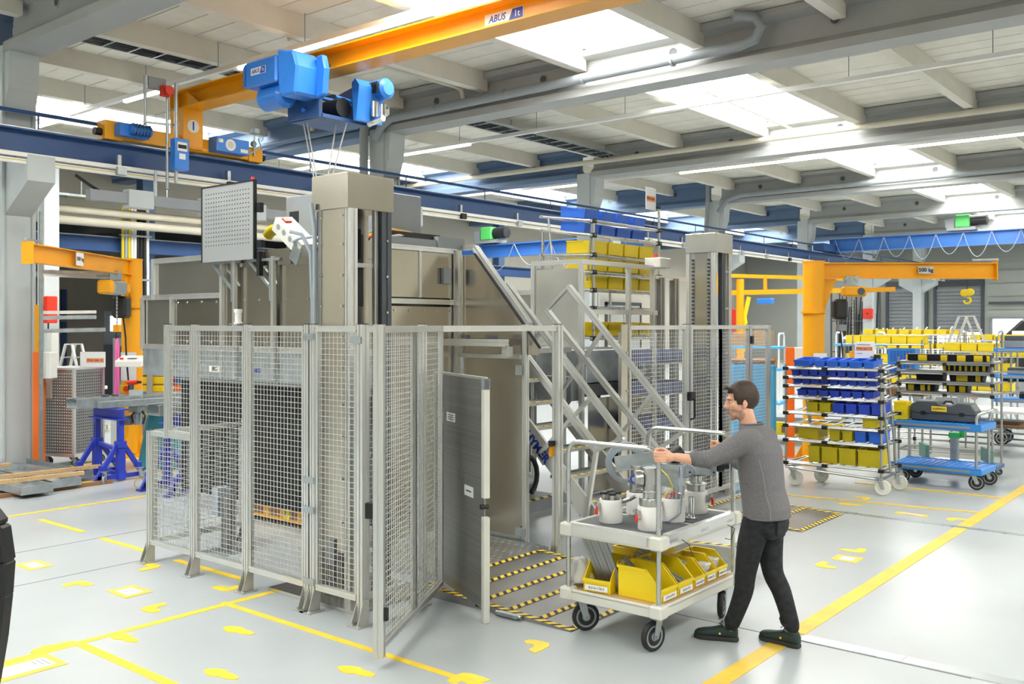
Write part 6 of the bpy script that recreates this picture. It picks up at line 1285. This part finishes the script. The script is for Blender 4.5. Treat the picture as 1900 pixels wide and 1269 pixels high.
# ================================================================ LEFT HAND SIDE
def trestle(loc, rz, lab):
    t = thing('trestle_stand', lab, 'trestle', loc, rz, 'blue height-adjustable trestles')
    m = MB(); m.ibeam((-.42,0,.935), (.42,0,.935), .16, .16, .02, .02); m.build('top_beam', 'trestle_blue', t)
    for s in (-.33, .33):
        MB().bx(s-.05, s+.05, -.05, .05, .02, .55).build('outer_sleeve', 'trestle_blue', t); MB().bx(s-.037, s+.037, -.037, .037, .55, .86).build('inner_post', 'trestle_blue', t); MB().bx(s-.062, s+.062, -.062, .062, .47, .56).build('sleeve_collar', 'trestle_blue', t)
        m = MB()
        for k in range(5): m.bx(s-.012, s+.012, -.039, -.037, .57+k*.04, .59+k*.04)
        m.build('pin_hole', 'ink', t, kind='stuff')
        for q in (-1, 1): MB().bar((s,q*.05,.5), (s,q*.36,.03), .05, .06).build('leg', 'trestle_blue', t); MB().box((s,q*.37,.015), (.12,.1,.02)).build('foot', 'trestle_blue', t); MB().bx(s-.04, s+.04, min(q*.3,q*.22), max(q*.3,q*.22), .17, .24).build('caster_mount', 'trestle_blue', t)
        MB().bar((s,-.34,.07), (s,.34,.07), .05, .06).build('foot_bar', 'trestle_blue', t)
    MB().bar((-.33,0,.5), (.33,0,.42), .05, .05).build('cross_bar', 'trestle_blue', t); MB().bar((-.33,.0,.1), (.33,0,.1), .05, .05).build('cross_bar', 'trestle_blue', t)
    for s in (-.33,.33):
        for q in (-1,1): caster(t, s+.07, q*.26, .17, .055, .8*q, 'grey_mid', 'grey_mid', w=.028)
    return t
trestle((-13.0, 6.82, 0), 0, 'blue trestle carrying the near end of the galvanised beam')
trestle((-11.35, 6.95, 0), 0, 'blue trestle half hidden behind the low fence corner')
gb = thing('galvanised_beam', 'long galvanised steel beam resting on the near blue trestle', 'beam', (0, 0, 0))
p, q = V(-13.15,6.36,1.09), V(-13.15,8.8,1.09)
CH = [(-.16,-.07),(-.16,.07),(-.1,.07),(-.1,.055),(-.145,.055),(-.145,-.055),(.145,-.055),(.145,.055),(.1,.055),(.1,.07),(.16,.07),(.16,-.07)]
MB().ext(CH, p, q).build('beam_channel', 'galv', gb); MB().bar(p+V(.3,.25,-.02), q+V(.3,0,-.02), .12, .09).build('side_rail', 'zinc', gb)
g2 = thing('galvanised_beam', 'shorter galvanised beam behind the low fence corner', 'beam', (0, 0, 0))
MB().ext(CH, (-11.35,6.55,1.09), (-11.35,8.6,1.09)).build('beam_channel', 'galv', g2)
c = p.lerp(q,.42); MB().box(c+V(.1,-.12,.02), (.2,.02,.26), .7).build('end_bracket', 'galv', gb); MB().box(c+V(.05,.02,.1), (.12,.06,.04), .7).build('rail_block', 'zinc', gb)
dr = thing('drive_unit', 'grey gear drive hanging below the galvanised beam', 'drive', tuple(c+V(.12,-.1,-.14))); m = MB(); m.bx(-.12,.12,-.08,.08,-.04,.05); m.lathe([(.06,-.22),(.07,-.06),(.05,0)], (0,0,0), 14); m.build('drive_body', 'zinc', dr); MB().lathe([(.07,0),(.075,.02),(.075,.16),(.06,.18)], (-.12,-.02,-.16), 14, (-.7,-.6,0)).build('motor', 'grey_mid', dr, True); m = MB(); m.tube([(.1,0,0),(.16,.02,-.08),(.14,0,-.2)], .015, 6); m.tube([(.05,-.06,0),(.0,-.1,-.08),(.05,-.1,-.18)], .012, 6); m.build('drive_cable', 'black', dr)
for k, (dx_, dy_) in enumerate(((.02,.02),(.1,.12))): MB().cyl((0,0,0), (0,0,.03), .05, 14).build('coil_spring', 'grey_dark', None, True, loc=tuple(p.lerp(q,.2+.06*k)+V(.06,-.03,.072)), label='%s small dark ring lying on the galvanised beam' % ('first','second')[k], cat='ring', group='small rings on the beam')
# perforated tool trolley
pt_ = thing('tool_trolley', 'tall tool trolley with perforated steel sides behind the blue trestle', 'tool trolley', (-14.85, 7.2, 0), math.radians(20))
for s, w2 in (((-.32,-.3),(.32,-.3)), ((-.32,-.3),(-.32,.3)), ((.32,-.3),(.32,.3))):
    p0, p1 = V(*s,0), V(*w2,0); L = (p1-p0).length; a = math.atan2((p1-p0).y, (p1-p0).x); sh = put('perforated_panel', MB().bx(.02, L-.02, -.006, .006, .2, 1.5).mesh('perforated_panel', 'alu_dark'), pt_, p0, a)
    m = MB()
    for i in range(int(L/.045)-1):
        for j in range(27): m.box((.05+i*.045, -.0075, .24+j*.046), (.016,.003,.016))
    m.build('perforation', 'white' if L > .62 else 'ink', sh, kind='stuff')
for x in (-.32,.32):
    for y in (-.3,.3): MB().prof((x,y,.16), (x,y,1.52), .04).build('corner_post', 'alu', pt_); caster(pt_, x*.85, y*.85, .16, .065, .5, 'black', 'grey_mid')
m = MB(); m.bx(-.34, .34, -.32, .32, .15, .19); m.bx(-.34, .34, -.32, .32, 1.5, 1.53); m.build('trolley_frame', 'alu', pt_)
for y, z, s in ((-.1,1.38,(.05,.24,.07)),(.05,1.1,(.04,.04,.12)),(-.05,.95,(.09,.06,.05)),(.0,.72,(.12,.28,.06)),(-.05,.5,(.08,.1,.08))): MB().box((-.35-s[0]/2,y,z), s).build('tool_holder', 'black', pt_)
MB().bx(-.3, -.1, -.34, -.31, 1.05, 1.4).build('document_pocket', 'grey_plastic', pt_); MB().tube([(-.2,-.35,1.1),(-.2,-.36,1.2),(-.19,-.35,1.3)], .012, 6).build('red_pen', 'red', pt_)
dd = thing('cordless_drill', 'dark red cordless drill standing beside the tool trolley panel', 'drill', (-13.75, 7.62, 1.14), .5); m = MB(); m.cyl((-.1,0,.16), (.06,0,.17), .035, 12); m.build('drill_body', 'red', dd, True); MB().cyl((.06,0,.17), (.12,0,.17), .02, 10).build('chuck', 'black', dd); MB().bar((-.03,0,.14), (-.045,0,.02), .04, .05).build('grip', 'grey_dark', dd); MB().bx(-.1, .03, -.04, .04, 0, .03).build('battery', 'red', dd)
for x, y, lab, tx in ((-14.75,7.35,'white and orange placard on the tool trolley','PVG 360 15'),):
    s = thing('rack_sign', lab, 'sign', (-14.5, 7.35, 1.53), math.radians(38)); MB().bx(-.2, .2, -.004, .004, 0, .24).build('placard', 'paper', s); MB().bx(-.1, .18, -.006, -.004, .07, .14).build('orange_field', 'ink_orange', s); text(tx, .05, 'ink', s, (.04, -.0065, .105), FRONT)
cp = thing('control_pendant', 'white two-hand control panel tilted on the tool trolley', 'control panel', (-14.05, 7.75, 1.53), .6); MB().prism([(-.22,-.12,0),(.22,-.12,0),(.22,.12,.08),(-.22,.12,.08)], (0,0,.1)).build('panel_body', 'white', cp, bevel=.01); MB().cyl((-.14,-.05,.12), (-.14,-.05,.15), .03, 10).build('stop_button', 'red', cp); MB().bx(-.05, .1, -.06, .02, .14, .145).build('button_field', 'grey_mid', cp)
# second trolley with tools behind
p2 = thing('tool_board', 'black tool board with hanging hand tools behind the tool trolley', 'tool board', (-16.3, 9.0, 0), .65); MB().bx(-.35, .35, -.02, .02, .6, 1.95).build('board_panel', 'alu_dark', p2); MB().bx(-.38, .38, -.04, .04, 0, .6).build('board_base', 'alu', p2)
for k in range(12): MB().bx(-.3+.05*k, -.27+.05*k, -.06, -.02, 1.2+.05*math.sin(k*2), 1.75+.06*math.sin(k)).build('hand_tool', ('black','red','grey_dark')[k % 3], p2)
ch = thing('yellow_chute_stack', 'stack of yellow bins beside the left jib pillar', 'bin stack', (-15.7, 9.1, 0), .65)
for k in range(8): MB().bx(-.3, .3, -.2, .2, .55+k*.15, .67+k*.15).build('stack_tray', 'yellow_box', ch, bevel=.01)
MB().bx(-.05, .05, -.23, -.2, .3, 1.75).build('stack_post', 'alu', ch); MB().bx(-.32, .32, -.22, .22, 0, .55).build('stack_base', 'grey_mid', ch)
# orange bracket post near the column
op = thing('orange_post', 'orange steel post bolted beside the left grey column', 'post', (-14.72, 6.62, 0), .6); MB().bx(-.07, .07, -.06, .06, 0, 1.78).build('post_profile', 'orange', op, bevel=.006); MB().bx(-.14, .14, -.12, .12, 0, .02).build('post_foot', 'orange', op); [MB().cyl((x,-.09,.02), (x,-.09,.05), .02, 6).build('anchor_bolt', 'orange', op) for x in (-.1,.1)]
MB().bx(.08, .26, -.12, .06, 1.38, 1.78).build('switch_box', 'white', op, bevel=.008); MB().bx(.07, .13, -.08, -.06, .9, 1.05).build('bracket', 'orange', op); MB().bx(-.06, .04, -.02, .04, 1.78, 2.5).build('slim_extension', 'orange_yellow', op)
gp = thing('galvanised_upright', 'slim galvanised upright with cross rails beside the left column', 'upright', (-14.5, 6.55, 0)); MB().prof((0,0,0), (0,0,3.9), .045).build('upright_profile', 'galv', gp)
for z, mt in ((2.95,'white'),(2.38,'white'),(2.3,'galv'),(2.1,'galv')): MB().bar((0,0,z), (.1 if z < 2.2 else -.2,.95,z+.02), .03, .05 if mt == 'white' else .06).build('cross_rail', mt, gp)
MB().bar((0,0,3.0), (-.1,1.1,3.02), .04, .05).build('cross_rail', 'galv', gp)
rb = thing('alarm_box', 'red alarm box on the grey column behind the jib hoist', 'alarm box', (-22.75, 10.45, 2.55)); MB().bx(-.22, .22, -.12, .12, -.32, .32).build('box_body', 'red', rb, bevel=.02); MB().cyl((0,-.126,.05), (0,-.12,.05), .03, 8).build('box_lock', 'ink', rb); MB().tube([(.1,-.05,-.32),(.1,-.05,-.5),(-.3,-.1,-.55),(-.42,-.1,-.8),(-.4,-.1,-1.6)], .02, 6).build('box_cable', 'black', rb); MB().bx(.1, .32, -.08, .08, -1.7, -.55).build('cable_duct', 'grey_plastic', rb)
# scissor lift table
sl = thing('scissor_lift_table', 'grey scissor lift table with hazard striped top edge', 'lift table', (-19.3, 9.0, 0), math.radians(38))
MB().bx(-.85, .85, -.5, .5, .86, .93).build('table_top', 'white', sl, bevel=.01); o = hazard(sl, (-.85,-.51,.9), (.85,-.51,.9), .05, .16); o.location = (0, 0, 0)
for y in (-.42,.42): m = MB(); m.bar((-.75,y,.12), (.72,y,.84), .05, .1); m.build('scissor_arm', 'grey_plastic', sl); m = MB(); m.bar((.75,y*.9,.12), (-.72,y*.9,.84), .05, .1); m.build('scissor_arm', 'grey_plastic', sl)
m = MB(); m.bx(-.85, .85, -.5, -.42, .02, .12); m.bx(-.85, .85, .42, .5, .02, .12); m.bx(-.85, -.75, -.5, .5, .02, .12); m.bx(.75, .85, -.5, .5, .02, .12); m.build('base_frame', 'grey_plastic', sl); MB().cyl((0,0,.2), (.3,0,.6), .06, 12).build('hydraulic_ram', 'zinc', sl, True); MB().bx(-.9, .2, -.56, -.5, .02, .06).build('foot_bar', 'yellow_box', sl)
stepladder((-21.2, 10.3, 0), .55, 1.75, .5, .45, 6, 'short aluminium step ladder beside the rear aisle column')
# galvanised sheet profiles and battens lying on the floor
gs = ((-12.28,5.5,.05), (-12.5,5.98,.05), (-13.0,6.4,.05), (-13.9,5.1,.05))
for k, (x, y, z) in enumerate(gs):
    o = thing('roof_profile', ('nearest galvanised cassette profile lying on the floor battens','galvanised cassette profile second from the trestle','galvanised cassette profile next to the orange post','galvanised cassette profile at the near end of the battens')[k], 'steel profile', (x, y, z), PI+.02*k, 'galvanised profiles on the floor')
    L = 1.9; sec = [(-.2,0),(-.2,.1),(-.185,.1),(-.185,.03),(-.07,.03),(-.05,.06),(.05,.06),(.07,.03),(.185,.03),(.185,.1),(.2,.1),(.2,0)]
    MB().ext(sec, (0,0,.0), (L,0,.0)).build('profile_channel', 'galv', o); MB().bx(-.01, 0, -.2, .2, .0, .1).build('end_plate', 'galv', o)
    if k > 1: m = MB(); [m.box((.2+j*.1, (-.12 if i else .12), .032), (.05,.02,.004)) for j in range(16) for i in range(2)]; m.build('slot_row', 'ink', o, kind='stuff')
for k, (p, q) in enumerate((((-13.2,5.2,.177),(-13.1,6.75,.177)), ((-12.75,5.15,.177),(-12.68,6.3,.177)), ((-14.2,5.0,.177),(-14.25,6.0,.177)))): MB().bar(p, q, .05, .05).build('wood_batten', 'wood', None, label=('wooden batten across the middle of the floor profiles','wooden batten nearest the profile ends','wooden batten beside the left column')[k], cat='batten', group='wooden battens')
for k, (x, y) in enumerate(((-12.6,5.75),(-13.6,5.75))): MB().bx(-.04, .04, -.9, .9, 0, .048).build('floor_batten', 'wood_dark', None, loc=(x, y, 0), label=('dark floor batten under the near ends of the profiles','dark floor batten under the middle of the profiles')[k], cat='batten', group='wooden battens')
tl = thing('tarp_stack', 'teal tarpaulin draped over a crate behind the low fence', 'tarpaulin', (-13.3, 7.95, 0), .6); m = MB(); m.prism([(-.4,-.3,0),(.4,-.3,0),(.25,-.3,.85),(-.2,-.3,.95)], (0,.6,0)); m.build('tarp_cover', 'teal', tl, bevel=.05); MB().bx(-.1, .2, -.2, .2, .85, .92).build('crate_top', 'wood_dark', tl)
ring = put('tape_ring', MB().tube(arc((0,0,.075), .07, 0, 2*PI, 20, (.78,.62,0), (0,0,1)), .008, 6).mesh('tape_ring', 'wood', True), None, (-11.82, 6.63, 0), 0, 0, 'small beige tape ring standing on the floor by the trestle', 'tape roll')
bk_ = thing('waste_drum', 'brown waste drum behind the galvanised beam', 'drum', (-14.35, 9.3, 0)); MB().lathe([(.26,0),(.3,.5),(.32,1.25),(.34,1.27),(.34,1.3),(.3,1.3),(.3,1.25)], (0,0,0), 22).build('drum_body', 'wood_dark', bk_, True); MB().lathe([(.3,0),(.3,.01)], (0,0,1.2), 20).build('drum_fill', 'black', bk_)
sp_ = thing('socket_pillar', 'orange socket pillar with cables behind the left jib pillar', 'socket pillar', (-14.45, 8.75, 0)); MB().bx(-.06, .06, -.06, .06, 0, 1.4).build('pillar_post', 'orange', sp_); MB().bx(-.12, .12, -.12, -.06, 1.18, 1.45).build('socket_block', 'red', sp_, bevel=.02); MB().bx(.1, .28, -.1, .0, 1.2, 1.45).build('socket_block', 'runway', sp_, bevel=.02); hazard(sp_, (.1,-.05,1.42), (.9,.3,1.42), .06, .1); MB().tube([(-.05,-.1,1.18),(-.12,-.1,.9),(-.02,-.1,.7),(.1,-.1,1.18)], .015, 6).build('socket_cable', 'white', sp_)
# lit machines in the dim annex
wm = thing('lit_machine', 'machine tool with brightly lit window in the dim annex', 'machine', (-26.6, 15.2, 0), 1.0); MB().bx(-1.2, 1.2, -.5, .5, 0, 1.6).build('machine_base', 'dark', wm); MB().bx(-1.2, 1.2, -.4, .5, 1.6, 2.6).build('machine_hood', 'grey_dark', wm)
for x, w2 in ((-.75,.55),(.1,.2),(.4,.2),(.75,.2)): MB().bx(x-w2/2, x+w2/2, -.42, -.4, 2.0, 2.45).build('lit_window', 'screen', wm)
ms = thing('microscope_station', 'white cylinder device with small display on the far bench', 'device', (-20.6, 11.9, 0), .7); MB().bx(-.6, .6, -.35, .35, 0, 1.45).build('bench_body', 'grey_dark', ms); MB().cyl((-.1,-.1,1.62), (.5,.1,1.62), .14, 14).build('device_cylinder', 'white', ms, True); MB().bx(-.35, -.05, -.1, -.06, 1.85, 2.1).build('display_case', 'black', ms); MB().bx(-.32, -.08, -.105, -.1, 1.9, 2.06).build('display_screen', 'white', ms); MB().bx(-.22, -.18, -.1, -.06, 1.45, 1.85).build('display_arm', 'black', ms); MB().bx(-.7, -.2, -.2, .1, 1.5, 1.6).build('yellow_tray', 'yellow_box', ms)
ws = thing('pallet_shelf', 'wooden pallet shelf behind the orange post', 'shelf', (-24.3, 9.0, 0), .65)
for k in range(4): MB().bx(-.8, .8, -.4, .4, .4+k*.55, .46+k*.55).build('shelf_board', 'wood_dark', ws); [MB().bx(-.7+j*.5, -.3+j*.5, -.3, .3, .46+k*.55, .78+k*.55).build('stored_crate', 'cardboard' if j % 2 else 'wood_dark', ws) for j in range(3)]
for x in (-.8,.8): MB().bx(x-.05, x+.05, -.4, .4, 0, 2.6).build('shelf_upright', 'grey_mid', ws)
rw = thing('wall_frame', 'dark window frames on the annex wall', 'wall frame', (-37.9, 6, 0))
for k in range(5): MB().bx(0, .08, k*3-.1, k*3+.1, 0, 3.6).build('frame_post', 'runway', rw)
MB().bx(0, .1, -.1, 12.1, 2.3, 2.5).build('frame_rail', 'grey_mid', rw)
# black drag chain at the near left edge
dc = thing('drag_chain', 'black cable drag chain arching up at the near edge of the view', 'cable chain', (-4.181, 1.752, 0), math.radians(39))
pts = [V(-.42,0,.03),(V(-.3,0,.16)),V(-.21,0,.34),V(-.15,0,.52),V(-.1,0,.7),V(-.07,0,.88),V(-.05,0,1.06),V(-.04,0,1.2),V(-.06,0,1.34),V(-.14,0,1.44),V(-.26,0,1.49),V(-.4,0,1.5),V(-.6,0,1.5),V(-.9,0,1.49)]
for k in range(len(pts)-1):
    a, b = pts[k], pts[k+1]; m = MB(); m.bar(a.lerp(b,-.08), a.lerp(b,1.05), .11, .09, (0,1,0)); lk = m.build('chain_link', 'black', dc, bevel=.012)
    mm = a.lerp(b,.5); MB().cyl(mm+V(0,-.058,0), mm+V(0,-.05,0), .022, 10).build('link_pin', 'grey_dark', lk)
MB().bx(-1.0, -.85, -.12, .12, 0, 1.45).build('chain_support', 'grey_dark', dc)
cr_ = thing('cable_riser', 'vertical bundle of yellow, black and white cables beside the jib pillar', 'cable bundle', (-24.4, 13.2, 0))
for k in range(9): MB().tube([(0,.09*k,1.0),(.02*math.sin(k),.09*k,3.0),(0,.09*k,5.4)], .04, 6).build('riser_cable', ('cable_yellow','cable_grey','cable_yellow','white','white','black','black','black','white')[k], cr_)
for z in (2.0,3.4,4.6): MB().bx(-.06, .06, -.08, .82, z, z+.05).build('riser_bracket', 'galv', cr_)
